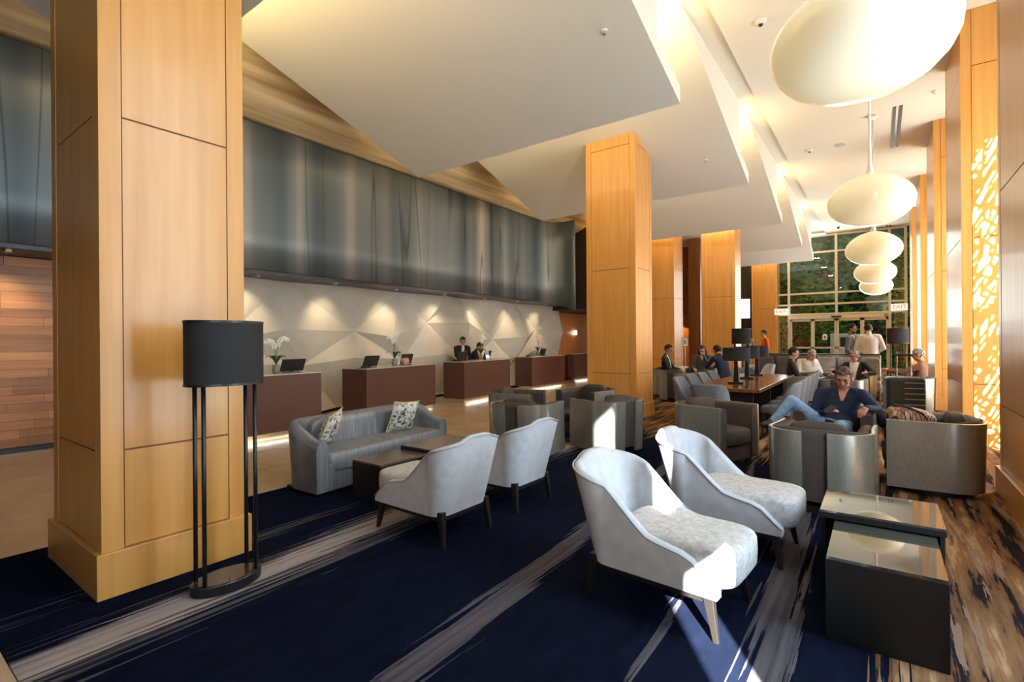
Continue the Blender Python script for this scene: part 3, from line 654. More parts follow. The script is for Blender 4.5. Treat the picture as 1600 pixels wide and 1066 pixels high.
cushion('speckled cushion with lime piping leaning at the left end of the sofa', Matrix.Translation((-4.69, 3.14, .595)) @ Matrix.Rotation(R(-52), 4, 'Z') @ Matrix.Rotation(R(-24), 4, 'X') @ Matrix.Rotation(R(10), 4, 'Y'), .19, 'sofa cushions')
cushion('speckled cushion with lime piping standing at the right end of the sofa', Matrix.Translation((-4.66, 4.12, .60)) @ Matrix.Rotation(R(-92), 4, 'Z') @ Matrix.Rotation(R(-20), 4, 'X') @ Matrix.Rotation(R(-4), 4, 'Y'), .195, 'sofa cushions')
# ---------------------------------------------------------------- nested low tables
def nested(label1, label2, x0, x1, y0, y1, z1, X0, X1, Y0, Y1, z2, topm):
    t = thing('low_table', label1, 'table', ((x0 + x1) / 2, (y0 + y1) / 2, .006)); dx, dy = (x1 - x0) / 2, (y1 - y0) / 2
    obj('block', MB().box(-dx, dx, -dy, dy, 0, z1 - .02), TBLK, t, bevel=.003); obj('top', MB().box(-dx + .004, dx - .004, -dy + .004, dy - .004, z1 - .02, z1 - .006), topm, t)
    t = thing('low_table', label2, 'table', ((X0 + X1) / 2, (Y0 + Y1) / 2, .006)); dx, dy = (X1 - X0) / 2, (Y1 - Y0) / 2
    obj('slab', MB().box(-dx, dx, -dy, dy, z2 - .05, z2 - .016), TBLK, t, bevel=.003); obj('top', MB().box(-dx + .004, dx - .004, -dy + .004, dy - .004, z2 - .016, z2 - .006), topm, t)
    obj('leg_panel', MB().box(-dx, dx, dy - .04, dy, 0, z2 - .05), TBLK, t)
    for sx in (-1, 1): obj('side_panel', MB().box(sx * dx - .02 * (sx > 0) , sx * dx + .02 * (sx < 0), max(-dy, y1 + .03 - (Y0 + Y1) / 2), dy - .04, 0, z2 - .05), TBLK, t)
nested('black block table with smoked mirror top reflecting a pendant, front right', 'taller black table with smoked mirror top overlapping the front right block', -.225, .245, 2.93, 3.62, .42, -.30, .285, 3.52, 4.05, .475, GLASSTOP)
DT = mat('bronze_table_top', (.16, .11, .07), .22, .3)
nested('black block table with bronze top between the sofa and the pale chairs', 'taller black table with bronze top between the sofa and the pale chairs', -4.05, -3.64, 2.95, 3.60, .385, -4.02, -3.56, 3.52, 4.25, .43, DT)
# ---------------------------------------------------------------- barrel armchairs
def barrel(label, loc, rz, group='champagne and brown barrel armchairs'):
    t = thing('barrel_armchair', label, 'armchair', loc, rz, group)
    path = upath(.385, .36, -.37, .26, 8, 12)
    k = len(path); mid = k // 2
    # cut the gap in the middle of the back
    left = [i for i in range(k) if not (abs(path[i][0]) < .085 and path[i][1] < -.2) and i < mid]
    right = [i for i in range(k) if not (abs(path[i][0]) < .085 and path[i][1] < -.2) and i > mid]
    for idx in (left, right):
        pp = [path[i] for i in idx]
        o = obj('shell_panel', MB().wrap(pp, lambda i: .70, lambda i: .055, lambda i: .03, lambda i: -.02 + .05 * sst(.2, -.37, pp[i][1]), .12, 3), SHELL, t); smooth_angle(o, 35)
    ip = [(x - nx * .075, y - ny * .075, nx, ny) for (x, y, nx, ny) in path]
    o = obj('upholstery', MB().wrap(ip, lambda i: .695 + .025 * sst(-.1, -.3, ip[i][1]), lambda i: .10, lambda i: .118, lambda i: .0 + .045 * sst(.2, -.3, ip[i][1]), .5, 6), BROWNF, t); smooth_angle(o, 60)
    obj('seat_cushion', MB().ell((0, .05, .33), (.26, .34, .105), 28, 12, e=.35), BROWNF, t, smooth=True)
    obj('back_cushion', MB().ell((0, -.19, .58), (.245, .085, .185), 26, 12, e=.55), BROWNF, t, smooth=True)
    obj('seat_base', MB().box(-.27, .27, -.2, .33, .06, .25), BROWNF, t)
    obj('plinth', MB().lathe([(.36, 0), (.36, .055)], 32, sy=.97), BLACK, t)
    return t
B0 = barrel('empty barrel armchair with its split back to us, before the reclining man', (-.43, 5.33, .006), face(.06, 1))
BL = [('barrel armchair at right seen side on, holding the patterned tote bag', (.40, 6.52, 0), face(-1, -.02)),
      ('barrel armchair the man in the navy shirt reclines in', (-.42, 6.72, 0), face(.0, -1)),
      ('barrel armchair seen side on in front of the long table, facing right', (-1.68, 6.52, 0), face(.93, -.36)),
      ('sun-striped barrel armchair in front of the mid-hall column', (-2.98, 6.30, 0), face(-.93, .36)),
      ('barrel armchair with a gap in its back, just behind the farther pale chair', (-3.74, 5.40, 0), face(-.12, .99)),
      ('barrel armchair facing right, left of the cluster behind the sofa', (-4.62, 6.42, 0), face(.95, .25)),
      ('barrel armchair farthest in the cluster before the mid-hall column', (-3.85, 7.35, 0), face(-.15, -1)),
      ('barrel armchair with its back to us beside the man in the black suit', (-4.0, 12.3, 0), face(.1, 1)),
      ('barrel armchair the man in the black suit sits in', (-4.62, 13.35, 0), face(.95, .2)),
      ('barrel armchair behind the blue suitcase, holding the man in the brown jacket', (.48, 12.9, 0), face(-.95, .2)),
      ('barrel armchair with its back to us before the laughing grey-haired man', (-.62, 11.75, 0), face(.15, 1)),
      ('barrel armchair the laughing grey-haired man sits in', (-.48, 13.15, 0), face(-.2, -1)),
      ('barrel armchair the man in the black jacket with glasses sits in', (-1.52, 12.5, 0), face(.95, .1)),
      ('barrel armchair holding the person in the white shirt', (-1.38, 13.75, 0), face(.5, -.85)),
      ('barrel armchair the woman in grey sits in', (-4.0, 14.45, 0), face(.1, -1))]
for lab, loc, rz in BL: dup(B0, (loc[0], loc[1], .006), rz, lab)
# small drinks table among the cluster
t = thing('side_table', 'small round drinks table with chrome leg amid the barrel armchairs', 'table', (-3.78, 6.42, .006))
obj('top', MB().lathe([(.2, .44), (.205, .45), (.2, .46)], 28), mat('blue_glass_top', (.05, .09, .16), .05), t); obj('leg', MB().tube([(0, 0, .02), (0, 0, .44)], .016, 10), CHROME, t); obj('foot', MB().lathe([(.15, 0), (.15, .012), (.02, .03)], 24), CHROME, t)
# low table with things before the man in the suit
t = thing('low_table', 'dark low table with papers between the man in the suit and the couple', 'table', (-3.85, 13.35, .006))
obj('top', MB().box(-.19, .19, -.19, .19, .42, .46), BLACKW, t); obj('pedestal', MB().box(-.12, .12, -.12, .12, 0, .42), BLACKW, t)
# ---------------------------------------------------------------- long communal table, chairs and lamps
t = thing('communal_table', 'long walnut communal table carrying a row of black lamps', 'table', (-1.92, 9.9, .006))
obj('top', MB().box(-.50, .50, -1.85, 1.85, .70, .755), TABLEW, t, bevel=.006)
for y in (-1.5, 0, 1.5): obj('leg', MB().box(-.35, .35, y - .04, y + .04, 0, .70), BLACKW, t)
def dining(label, loc, rz, fabric=None):
    t = thing('dining_chair', label, 'chair', loc, rz, 'upholstered chairs around the long table')
    path = upath(.21, .10, -.19, .15, 6, 10)
    o = obj('backrest', MB().wrap(path, lambda i: .50 + .35 * sst(.02, -.17, path[i][1]), lambda i: .36, lambda i: .05, lambda i: .14), fabric or GREYF, t); smooth_angle(o, 60)
    obj('seat', MB().ell((0, .03, .42), (.215, .235, .06), 26, 10, e=.4), fabric or GREYF, t, smooth=True)
    for sx in (-1, 1):
        for y in (.2, -.17): obj('leg', MB().taper((sx * .2, y * 1.12, 0), .012, (sx * .17, y, .38), .018), BLACKW, t)
    return t
d0 = dining('slate grey upholstered chair at the near end of the long table', (-2.0, 7.72, .006), face(0, 1))
for k, y in enumerate((8.55, 9.25, 9.95, 10.65, 11.3)):
    dup(d0, (-1.22, y, .006), face(-1, 0), ('first', 'second', 'third', 'fourth', 'fifth')[k] + ' slate grey chair from the viewer along the right side of the long table')
    if k < 4: dup(d0, (-2.62, y + .2, .006), face(1, 0), ('first', 'second', 'third', 'fourth')[k] + ' slate grey chair from the viewer along the left side of the long table')
dup(d0, (-2.45, 12.1, .006), face(.3, -1), 'slate grey upholstered chair at the far end of the long table')
wc = dining('white upholstered chair near the dark banquette, left one of two', (-2.75, 13.65, .006), face(-.8, -.5), WHITEF)
dup(wc, (-2.45, 14.3, .006), face(-.8, -.5), 'white upholstered chair near the dark banquette, right one of two')
for k, (x, y) in enumerate(((-1.93, 8.95), (-2.0, 10.15), (-2.02, 11.2))):
    t = thing('table_lamp', ('nearest', 'middle', 'farthest')[k] + ' black lamp with oval shade on the long walnut table', 'table lamp', (x, y, .761), 0, 'black lamps on the long table')
    obj('base', MB().box(-.12, .12, -.07, .07, 0, .03), BLACK, t, bevel=.004); obj('column', MB().taper((0, 0, .03), (.042, .03), (0, 0, .40), (.024, .02)), BLACK, t)
    s_ = obj('shade', MB().lathe([(.215, .38), (.215, .60), (.208, .60), (.208, .38)], 36, sy=.55), SHADE, t); smooth_angle(s_)
    obj('diffuser', MB().lathe([(.2, .585), (.2, .59)], 30, sy=.53), MATS['shade_diffuser'], s_)
# ---------------------------------------------------------------- banquettes
SILV = noisemat('silver_velvet', (.16, .15, .15), (.42, .40, .40), (4, 2, 5), .35, detail=5)
for x0, x1, m_, lab in ((-2.75, -1.38, noisemat('plum_velvet', (.05, .04, .045), (.09, .075, .08), (5, 5, 5), .5), 'dark plum high-backed banquette left of the silver one'), (-1.34, .02, SILV, 'silver velvet high-backed banquette behind the grey-haired man')):
    t = thing('banquette', lab, 'banquette', ((x0 + x1) / 2, 15.1, .006)); w = (x1 - x0) / 2
    obj('back', MB().box(-w, w, .16, .30, .05, 1.08), m_, t, bevel=.03); obj('seat', MB().box(-w, w, -.4, .16, .22, .46), m_, t, bevel=.05); obj('plinth', MB().box(-w + .03, w - .03, -.35, .28, 0, .1), BLACK, t)
    for k in range(3): obj('back_pad', MB().ell((-w + (k + .5) * 2 * w / 3, .12, .75), (w / 3 * .96, .07, .27), 18, 10, e=.35), m_, t, smooth=True)
    obj('cap_rail', MB().box(-w, w, .15, .31, 1.08, 1.10), BLACKW, t)
cushion('pale patterned pillow on the sofa back between the man in the suit and the couple', Matrix.Translation((-4.8, 14.75, .62)) @ Matrix.Rotation(R(-70), 4, 'X') @ Matrix.Rotation(R(0), 4, 'Z'), .26)
# ---------------------------------------------------------------- luggage, tote, sign
t = thing('suitcase', 'navy blue hard-shell suitcase with raised silver handle beside the barrel armchair', 'suitcase', (.34, 11.1, .006), R(8), None, 1.1); BLUE = mat('navy_shell', (.02, .055, .10), .3)
obj('body', MB().box(-.25, .25, -.15, .15, .06, .74), BLUE, t, bevel=.05, seg=3)
for k in range(7): obj('rib', MB().box(-.02, .235, -.165, -.145, .14 + k * .085, .155 + k * .085), mat('silver_rib', (.35, .42, .5), .3, .5), t)
for x in (-.09, .09): obj('handle_tube', MB().tube([(x, .05, .72), (x, .05, 1.08)], .012, 8), CHROME, t)
obj('handle_grip', MB().box(-.11, .11, .03, .07, 1.07, 1.10), BLACK, t, bevel=.008)
for x in (-.2, .2):
    for y in (-.1, .1): obj('wheel', MB().lathe([(.01, -.015), (.03, -.015), (.03, .015), (.01, .015)], 12, T=Matrix.Translation((x, y, .032)) @ Matrix.Rotation(R(90), 4, 'Y')), BLACK, t)
def plaidmat():
    m = bpy.data.materials.new('woven_tote'); n, l, b = nodes(m)
    tc = n.new('ShaderNodeTexCoord'); mp = n.new('ShaderNodeMapping'); mp.inputs['Rotation'].default_value = (0, 0, R(38)); mp.inputs['Scale'].default_value = (26, 26, 26)
    ck = n.new('ShaderNodeTexBrick'); ck.inputs['Color1'].default_value = (.62, .50, .36, 1); ck.inputs['Color2'].default_value = (.40, .13, .04, 1); ck.inputs['Mortar'].default_value = (.03, .025, .03, 1)
    ck.inputs['Scale'].default_value = 1; ck.inputs['Mortar Size'].default_value = .07; ck.inputs['Brick Width'].default_value = 1.0; ck.inputs['Row Height'].default_value = .7
    l.new(tc.outputs['Object'], mp.inputs[0]); l.new(mp.outputs[0], ck.inputs[0]); l.new(ck.outputs[0], b.inputs['Base Color']); b.inputs['Roughness'].default_value = .7
    return m
t = thing('tote_bag', 'woven cream, rust and black tote bag lying in the right barrel armchair', 'bag', (.20, 6.50, .45), R(20))
o = obj('body', MB().ell((0, 0, .18), (.21, .14, .17), 30, 14, Matrix.Rotation(R(12), 4, 'Y'), e=.6), plaidmat(), t, smooth=True)
obj('strap', MB().tube([(.16, -.1, .02), (.18, -.12, .18), (.10, -.12, .30), (-.02, -.09, .36), (-.1, 0, .36)], .014, 8), mat('navy_strap', (.01, .012, .03), .5), t, smooth=True)
obj('lining', MB().ell((-.19, .02, .22), (.05, .1, .1), 14, 8), mat('navy_strap', (.01, .012, .03), .5), t, smooth=True)
cl_ = tag(obj('folded_coat', MB().ell((0, 0, 0), (.16, .18, .10), 22, 10, e=.7), mat('navy_cloth', (.012, .012, .022), .8), smooth=True), 'dark navy coat lying next to the tote bag in the right barrel armchair', 'coat'); cl_.location = (.44, 6.60, .56)
obj('sleeve', MB().tube([(-.1, -.1, .06), (.05, -.05, .1), (.16, .06, .08)], [.05, .055, .04], 10), MATS['navy_cloth'], cl_, smooth=True)
t = thing('sign_stand', 'small white notice on a slim pole before the dark alcove', 'sign', (-4.95, 16.0, .006))
obj('pole', MB().tube([(0, 0, .02), (0, 0, 1.3)], .012, 8), STEELB, t); obj('foot', MB().lathe([(.14, 0), (.14, .015), (.02, .025)], 20), STEELB, t); nb = obj('board', MB().box(-.10, .10, -.012, .012, 1.28, 1.56), BLACK, t); obj('notice', MB().box(-.09, .09, -.016, -.012, 1.29, 1.55), mat('paper', (.8, .79, .74), .7), nb); obj('print', MB().box(-.035, .035, -.018, -.016, 1.36, 1.47), mat('grey_print', (.35, .35, .36), .7), nb)
tag(obj('wall_sconce', MB().lathe([(.05, 0), (.06, .08), (.05, .16)], 14, (-9.58, 17.3, 1.72)), mat('sconce_glow', (1, 1, 1), .5, emit=(1, .95, .85), es=5)), 'small glowing white wall lamp on the orange plank wall', 'wall lamp')
#PART4
# ---------------------------------------------------------------- people
def cone(mb, p0, r0, p1, r1, seg=12):
    p0, p1 = Vector(p0), Vector(p1); t = (p1 - p0); L = t.length
    if L < 1e-5: t = Vector((0, 0, 1))
    t.normalize(); n_ = t.cross(Vector((0, 0, 1)) if abs(t.z) < .9 else Vector((1, 0, 0))).normalized(); b_ = t.cross(n_)
    rs = []
    for c, r, a0, a1 in ((p0, r0, -90, 0), (p1, r1, 0, 90)):
        for k in range(4):
            a = R(a0 + (a1 - a0) * (k + (.12 if a0 < 0 else 0)) / 3.2); rs.append([tuple(c + t * (r * math.sin(a)) + (n_ * math.cos(2 * math.pi * j / seg) + b_ * math.sin(2 * math.pi * j / seg)) * (r * max(.05, math.cos(a)))) for j in range(seg)])
    mb.rings(rs)
STAND = dict(pel=(0, 0, .95), waist=(0, .0, 1.08), chest=(0, .01, 1.28), neck=(0, -.005, 1.47), head=(0, .03, 1.64), shL=(-.185, 0, 1.42), shR=(.185, 0, 1.42), elL=(-.235, -.03, 1.13), elR=(.235, -.03, 1.13), wrL=(-.24, .07, .88), wrR=(.24, .07, .88),
             hipL=(-.095, 0, .93), hipR=(.095, 0, .93), knL=(-.10, .02, .50), knR=(.10, .02, .50), anL=(-.10, -.02, .08), anR=(.10, -.02, .08), toL=(-.12, .15, .03), toR=(.12, .15, .03))
SEAT = dict(pel=(0, -.02, .50), waist=(0, -.06, .62), chest=(0, -.09, .82), neck=(0, -.11, 1.01), head=(0, -.06, 1.18), shL=(-.185, -.10, .96), shR=(.185, -.10, .96), elL=(-.25, .02, .70), elR=(.25, .02, .70), wrL=(-.15, .24, .66), wrR=(.15, .24, .66),
            hipL=(-.095, 0, .49), hipR=(.095, 0, .49), knL=(-.13, .42, .50), knR=(.13, .42, .50), anL=(-.13, .44, .09), anR=(.13, .44, .09), toL=(-.14, .60, .035), toR=(.14, .60, .035))
def person(label, loc, rz, J, over, cols, hair, vox=.010, scale=1.0, look=None, hands=None, bulk=1.0, hairlen=0, vneck=.04, extras=None):
    """cols: skin, top, trousers, shoes, shirt (or None)"""
    j = dict(J); j.update(over); j = {k: Vector(v) for k, v in j.items()}
    t = thing('person', label, 'person', loc, rz, None, scale)
    mb = MB(); segs = []
    def seg(a, ra, b_, rb, tg):
        cone(mb, a, ra, b_, rb); segs.append((Vector(a), Vector(b_), ra, rb, tg))
    B = bulk
    # torso: lofted ellipses along the spine
    lat = (j['shR'] - j['shL']).normalized(); hl = (j['hipR'] - j['hipL']).normalized()
    st = [(j['pel'] - (j['waist'] - j['pel']) * .75, .135 * B, .10 * B, hl), (j['pel'], .165 * B, .118 * B, hl), (j['waist'], .150 * B, .112 * B, (hl + lat).normalized()), ((j['waist'] + j['chest']) / 2, .160 * B, .115 * B, lat), (j['chest'], .172 * B, .118 * B, lat), ((j['chest'] * .35 + j['neck'] * .65), .165 * B, .095 * B, lat), (j['neck'], .075, .065, lat)]
    rs = []
    for i, (c, a, b_, l_) in enumerate(st):
        ax = (st[min(i + 1, len(st) - 1)][0] - st[max(i - 1, 0)][0]).normalized(); f = ax.cross(l_).normalized() * -1
        f = l_.cross(ax).normalized() * -1
        rs.append([tuple(c + l_ * a * math.cos(2 * math.pi * q / 20) + f * b_ * math.sin(2 * math.pi * q / 20)) for q in range(20)])
    mb.rings(rs)
    fwd = lat.cross((j['neck'] - j['pel']).normalized()) * -1
    if fwd.dot(j['toL'] + j['toR'] - j['anL'] - j['anR']) < 0 and J is STAND: fwd = -fwd
    tor = [(st[i][0], st[i + 1][0], st[i][1] * .8, st[i + 1][1] * .8, 'top' if i > 0 else 'leg') for i in range(len(st) - 1)]
    segs += [(a, b_, ra, rb, tg) for a, b_, ra, rb, tg in tor]
    for s_ in 'LR':
        seg(j['neck'] * .45 + j['sh' + s_] * .55, .062, j['sh' + s_], .062 * B, 'top')
        seg(j['sh' + s_], .062 * B, j['el' + s_], .048, 'top'); seg(j['el' + s_], .046, j['wr' + s_], .033, 'top')
        seg(j['hip' + s_], .098 * B, j['kn' + s_], .066, 'leg'); seg(j['kn' + s_], .064, j['an' + s_], .045, 'leg')
        heel = j['an' + s_] + (j['an' + s_] - j['to' + s_]) * .25; heel.z = j['an' + s_].z - .045
        seg(heel, .036, j['to' + s_], .034, 'shoe'); seg(j['an' + s_], .043, j['an' + s_] * .5 + j['to' + s_] * .5, .036, 'shoe')
        # hand: palm, four fingers with knuckle bends, thumb
        d = (hands or {}).get(s_)
        d = Vector(d) if d else (j['wr' + s_] - j['el' + s_]); d.normalize()
        w = j['wr' + s_]; side = d.cross(Vector((0, 0, 1))); side = side.normalized() if side.length > .2 else Vector((1, 0, 0))
        nrm = side.cross(d).normalized(); seg(w - d * .01, .027, w + d * .035, .028, 'skin')
        inn = -1 if (Vector((0, 0, 0)) + j['pel'] - w).dot(side) < 0 else 1
        for q in range(4):
            o_ = side * (q - 1.5) * .019; L = (.062, .075, .071, .055)[q if inn < 0 else 3 - q]
            k0 = w + d * .045 + o_ * .9; k1 = k0 + d * .042 + o_ * .15; cd = (d - nrm * .75).normalized(); k2 = k1 + cd * L * .48; k3 = k2 + (cd - nrm * .7).normalized() * L * .35
            seg(w + d * .015 + o_ * .6, .014, k0, .0125, 'skin'); seg(k0, .0115, k1, .0105, 'skin'); seg(k1, .0105, k2, .0095, 'skin'); seg(k2, .0095, k3, .0085, 'skin')
        th0 = w + d * .012 + side * inn * .02; th1 = th0 + (side * inn * .85 + d * .7 - nrm * .3).normalized() * .042; th2 = th1 + (d * .9 + side * inn * .25 - nrm * .4).normalized() * .032
        seg(th0, .014, th1, .0125, 'skin'); seg(th1, .012, th2, .0095, 'skin')
    # head
    hc = j['head']; up = (hc - j['neck']).normalized()
    lk = Vector(look).normalized() if look else fwd
    fx = (lk - up * lk.dot(up)).normalized(); rx = fx.cross(up).normalized()
    Hm = Matrix(((rx.x, fx.x, up.x, hc.x), (rx.y, fx.y, up.y, hc.y), (rx.z, fx.z, up.z, hc.z), (0, 0, 0, 1)))
    mb.ell((0, -.008, .022), (.077, .097, .098), 20, 14, Hm); mb.ell((0, .022, -.050), (.058, .070, .070), 18, 12, Hm)
    mb.ell((0, .062, -.092), (.03, .026, .022), 12, 8, Hm); mb.ell((0, .092, -.018), (.015, .026, .030), 10, 8, Hm); mb.ell((0, .085, .022), (.012, .02, .03), 10, 8, Hm)
    mb.ell((0, .078, .036), (.055, .02, .012), 12, 6, Hm); mb.ell((0, .076, -.062), (.026, .018, .016), 10, 8, Hm)
    for sx in (-1, 1): mb.ell((sx * .079, -.006, -.008), (.013, .026, .034), 10, 8, Hm); mb.ell((sx * .045, .058, -.02), (.02, .02, .018), 8, 6, Hm)
    seg(j['neck'] - up * .03, .058, hc - up * .05, .052, 'skin')
    segs.append((hc + up * .03, hc - up * .06 + fx * .03, .09, .08, 'skin'))
    raw = mb.mesh('person_raw'); ro = bpy.data.objects.new('raw', raw); COL.objects.link(ro)
    m_ = ro.modifiers.new('r', 'REMESH'); m_.mode = 'VOXEL'; m_.voxel_size = vox
    m_ = ro.modifiers.new('s', 'SMOOTH'); m_.factor = .5; m_.iterations = 3
    me = bpy.data.meshes.new_from_object(ro.evaluated_get(bpy.context.evaluated_depsgraph_get())); bpy.data.objects.remove(ro)
    # regions of the one body mesh
    names = ['skin', 'top', 'leg', 'shoe', 'shirt']; mm = {}
    for q, c in zip(names, cols):
        me.materials.append(c if c is not None else cols[1])
    n_ = len(me.polygons); ce_ = np.empty(n_ * 3, dtype=np.float32); me.polygons.foreach_get('center', ce_); ce_ = ce_.reshape(-1, 3)
    best = np.full(n_, 1e9); idx = np.zeros(n_, dtype=np.int32)
    for a, b_, ra, rb, tg in segs:
        a, b_ = np.array(a), np.array(b_); ab = b_ - a; h = np.clip(((ce_ - a) @ ab) / max(1e-9, ab @ ab), 0, 1)
        d = np.linalg.norm(ce_ - a - h[:, None] * ab, axis=1) - (ra + (rb - ra) * h)
        k = d < best; best[k] = d[k]; idx[k] = names.index(tg)
    # collar line and shirt front
    nk = np.array(j['neck']); upv = np.array((j['neck'] - j['chest']).normalized()); fv = np.array(fwd); lv = np.array(lat)
    rel = ce_ - nk; hgt = rel @ upv; fr = rel @ fv; lt = np.abs(rel @ lv)
    coll = (idx == 0) & (hgt < .018) & (np.linalg.norm(rel, axis=1) < .14); idx[coll] = 4 if cols[4] is not None else 1
    if cols[4] is not None:
        v = (idx == 1) & (fr > .03) & (lt < vneck * (1 + np.clip(hgt + .1, -.3, .1) * 2.2)) & (hgt > -.42) & (hgt < .03); idx[v] = 4
    else:
        v = (idx == 1) & (fr > .02) & (lt < .012 + (hgt + .12) * .30) & (hgt > -.12) & (hgt < .03); idx[v] = 0
    me.polygons.foreach_set('material_index', idx); me.polygons.foreach_set('use_smooth', [True] * n_)
    body = link('body', me, None, t)
    # hair shell
    hm = MB(); NU, NV = 28, 16; vs = []; fs = []
    def hp(i, q):
        th = 2 * math.pi * i / NU; ph = -math.pi / 2 + math.pi * (q + .01) / (NV - .98); k = 1.0
        return (.0845 * math.cos(ph) * math.cos(th), -.010 + .1045 * math.cos(ph) * math.sin(th), .026 + .1045 * math.sin(ph))
    P_ = [[hp(i, q) for q in range(NV)] for i in range(NU)]
    for i in range(NU):
        for q in range(NV - 1):
            c = [P_[i][q], P_[(i + 1) % NU][q], P_[(i + 1) % NU][q + 1], P_[i][q + 1]]
            y = sum(p[1] for p in c) / 4; z = sum(p[2] for p in c) / 4
            lim = -.055 - hairlen if y < -.03 else (.005 if y < .03 else .072)
            if z > lim:
                o_ = len(hm.v); hm.v += c; hm.f.append((o_, o_ + 1, o_ + 2, o_ + 3))
    if hairlen:
        for sx in (-1, 1): hm.tube([(sx * .07, -.01, .05), (sx * .088, -.01, -.04), (sx * .085, .0, -.13), (sx * .075, .01, -.13 - hairlen)], [.03, .034, .034, .02], 10)
        hm.tube([(0, -.09, .0), (0, -.10, -.08), (0, -.09, -.13 - hairlen)], [.06, .065, .04], 12)
    if hair is not None:
        ho = link('hair', hm.mesh('hair'), hair, t, smooth=True); ho.matrix_local = Hm
        sm_ = ho.modifiers.new('w', 'WELD'); sm_.merge_threshold = .002
        sm_ = ho.modifiers.new('s', 'SOLIDIFY'); sm_.thickness = .007; sm_.offset = .2
    EYE = mat('eye_dark', (.02, .015, .012), .2); LIP = mat('lip', (.30, .09, .07), .5); BRW = hair or mat('brow', (.05, .03, .02), .8)
    for sx in (-1, 1):
        e = obj('eye', MB().ell((sx * .031, .0825, .012), (.0125, .007, .007), 10, 6), EYE, t, smooth=True); e.matrix_local = Hm
        e = obj('eyebrow', MB().ell((sx * .032, .094, .036), (.021, .005, .0045), 10, 6), BRW, t, smooth=True); e.matrix_local = Hm
    e = obj('mouth', MB().ell((0, .092, -.058), (.022, .005, .0055), 10, 6), LIP, t, smooth=True); e.matrix_local = Hm
    for nm, mbx, mx in (extras or []):
        e = obj(nm, mbx, mx, t, smooth=True)
        if nm in ('glasses', 'beard', 'cap'): e.matrix_local = Hm
    return t, Hm, j
SK = noisemat('skin_light', (.46, .24, .165), (.56, .31, .22), (9, 9, 9), .5); SKR = noisemat('skin_ruddy', (.44, .19, .12), (.56, .27, .18), (9, 9, 9), .5); SKD = noisemat('skin_tan', (.30, .15, .09), (.38, .20, .125), (9, 9, 9), .5)
def cloth(nm, c, k=.7): return noisemat('cloth_' + nm, tuple(v * k for v in c), c, (30, 30, 30), .85, detail=3, bump=.15)
BLKC = cloth('black', (.014, .014, .017)); NAVY = cloth('navy', (.007, .018, .055)); JEAN = cloth('jeans', (.25, .40, .58), .65); JEAND = cloth('jeans_mid', (.08, .15, .30), .6); WHC = cloth('white', (.72, .70, .66), .9); GRYS = cloth('grey_suit', (.17, .18, .20)); GRYT = cloth('grey_trouser', (.26, .28, .27)); GRYK = cloth('grey_knit', (.09, .085, .09)); BRN = cloth('brown_jacket', (.22, .10, .06), .6); SHB = mat('shoe_black', (.01, .009, .009), .4); SHBR = mat('shoe_brown', (.06, .03, .015), .5)
HBK = noisemat('hair_black', (.006, .005, .004), (.02, .016, .014), (60, 60, 60), .6); HBR = noisemat('hair_brown', (.035, .018, .010), (.07, .04, .022), (60, 60, 60), .6); HGR = noisemat('hair_grey', (.28, .28, .27), (.50, .50, .48), (60, 60, 60), .7); HCR = noisemat('hair_cropped', (.10, .075, .055), (.20, .16, .125), (80, 80, 80), .7); HAU = noisemat('hair_auburn', (.09, .025, .012), (.16, .05, .022), (60, 60, 60), .6)
GLS = MB()
for sx in (-1, 1): GLS.tube([(sx * .034 + .026 * math.cos(a), .108, .010 + .02 * math.sin(a)) for a in [q * math.pi / 5 for q in range(11)]], .003, 6); GLS.tube([(sx * .06, .106, .016), (sx * .085, .03, .016), (sx * .085, -.02, .01)], .003, 6)
GLS.tube([(-.01, .11, .014), (.01, .11, .014)], .003, 6)
FRAME = mat('spectacle_frame', (.02, .02, .02), .3)
# man reclining with a phone (chair faces -Y; local +Y forward)
person('man in navy shirt and light jeans reclining in a barrel armchair, looking at a phone', (-.42, 6.72, .006), face(0, -1), SEAT,
       dict(pel=(.02, .06, .49), waist=(-.02, -.03, .57), chest=(-.05, -.10, .73), neck=(-.085, -.11, .91), head=(-.09, -.04, 1.05), shL=(-.255, -.08, .86), shR=(.13, -.11, .86), elL=(-.40, .02, .72), wrL=(-.30, .24, .76), elR=(.20, .05, .62), wrR=(.07, .20, .68),
            hipL=(-.07, .07, .48), hipR=(.11, .07, .48), knL=(-.08, .44, .57), knR=(.38, .34, .80), anL=(-.12, .52, .12), anR=(.56, .42, .56), toL=(-.12, .66, .06), toR=(.64, .50, .53)),
       (SKR, NAVY, JEAN, SHB, None), HCR, .0065, 1.0, look=(.12, .85, -.42), hands={'L': (.35, .7, -.45), 'R': (-.6, .35, .35)}, bulk=1.12)
ph = tag(obj('phone', MB().box(-.035, .035, -.005, .005, -.065, .065), BLACK, bevel=.004), 'black phone held by the reclining man in the navy shirt', 'phone')
ph.matrix_world = Matrix.Translation((-.44, 6.44, .735)) @ Matrix.Rotation(R(-55), 4, 'X') @ Matrix.Rotation(R(35), 4, 'Y')
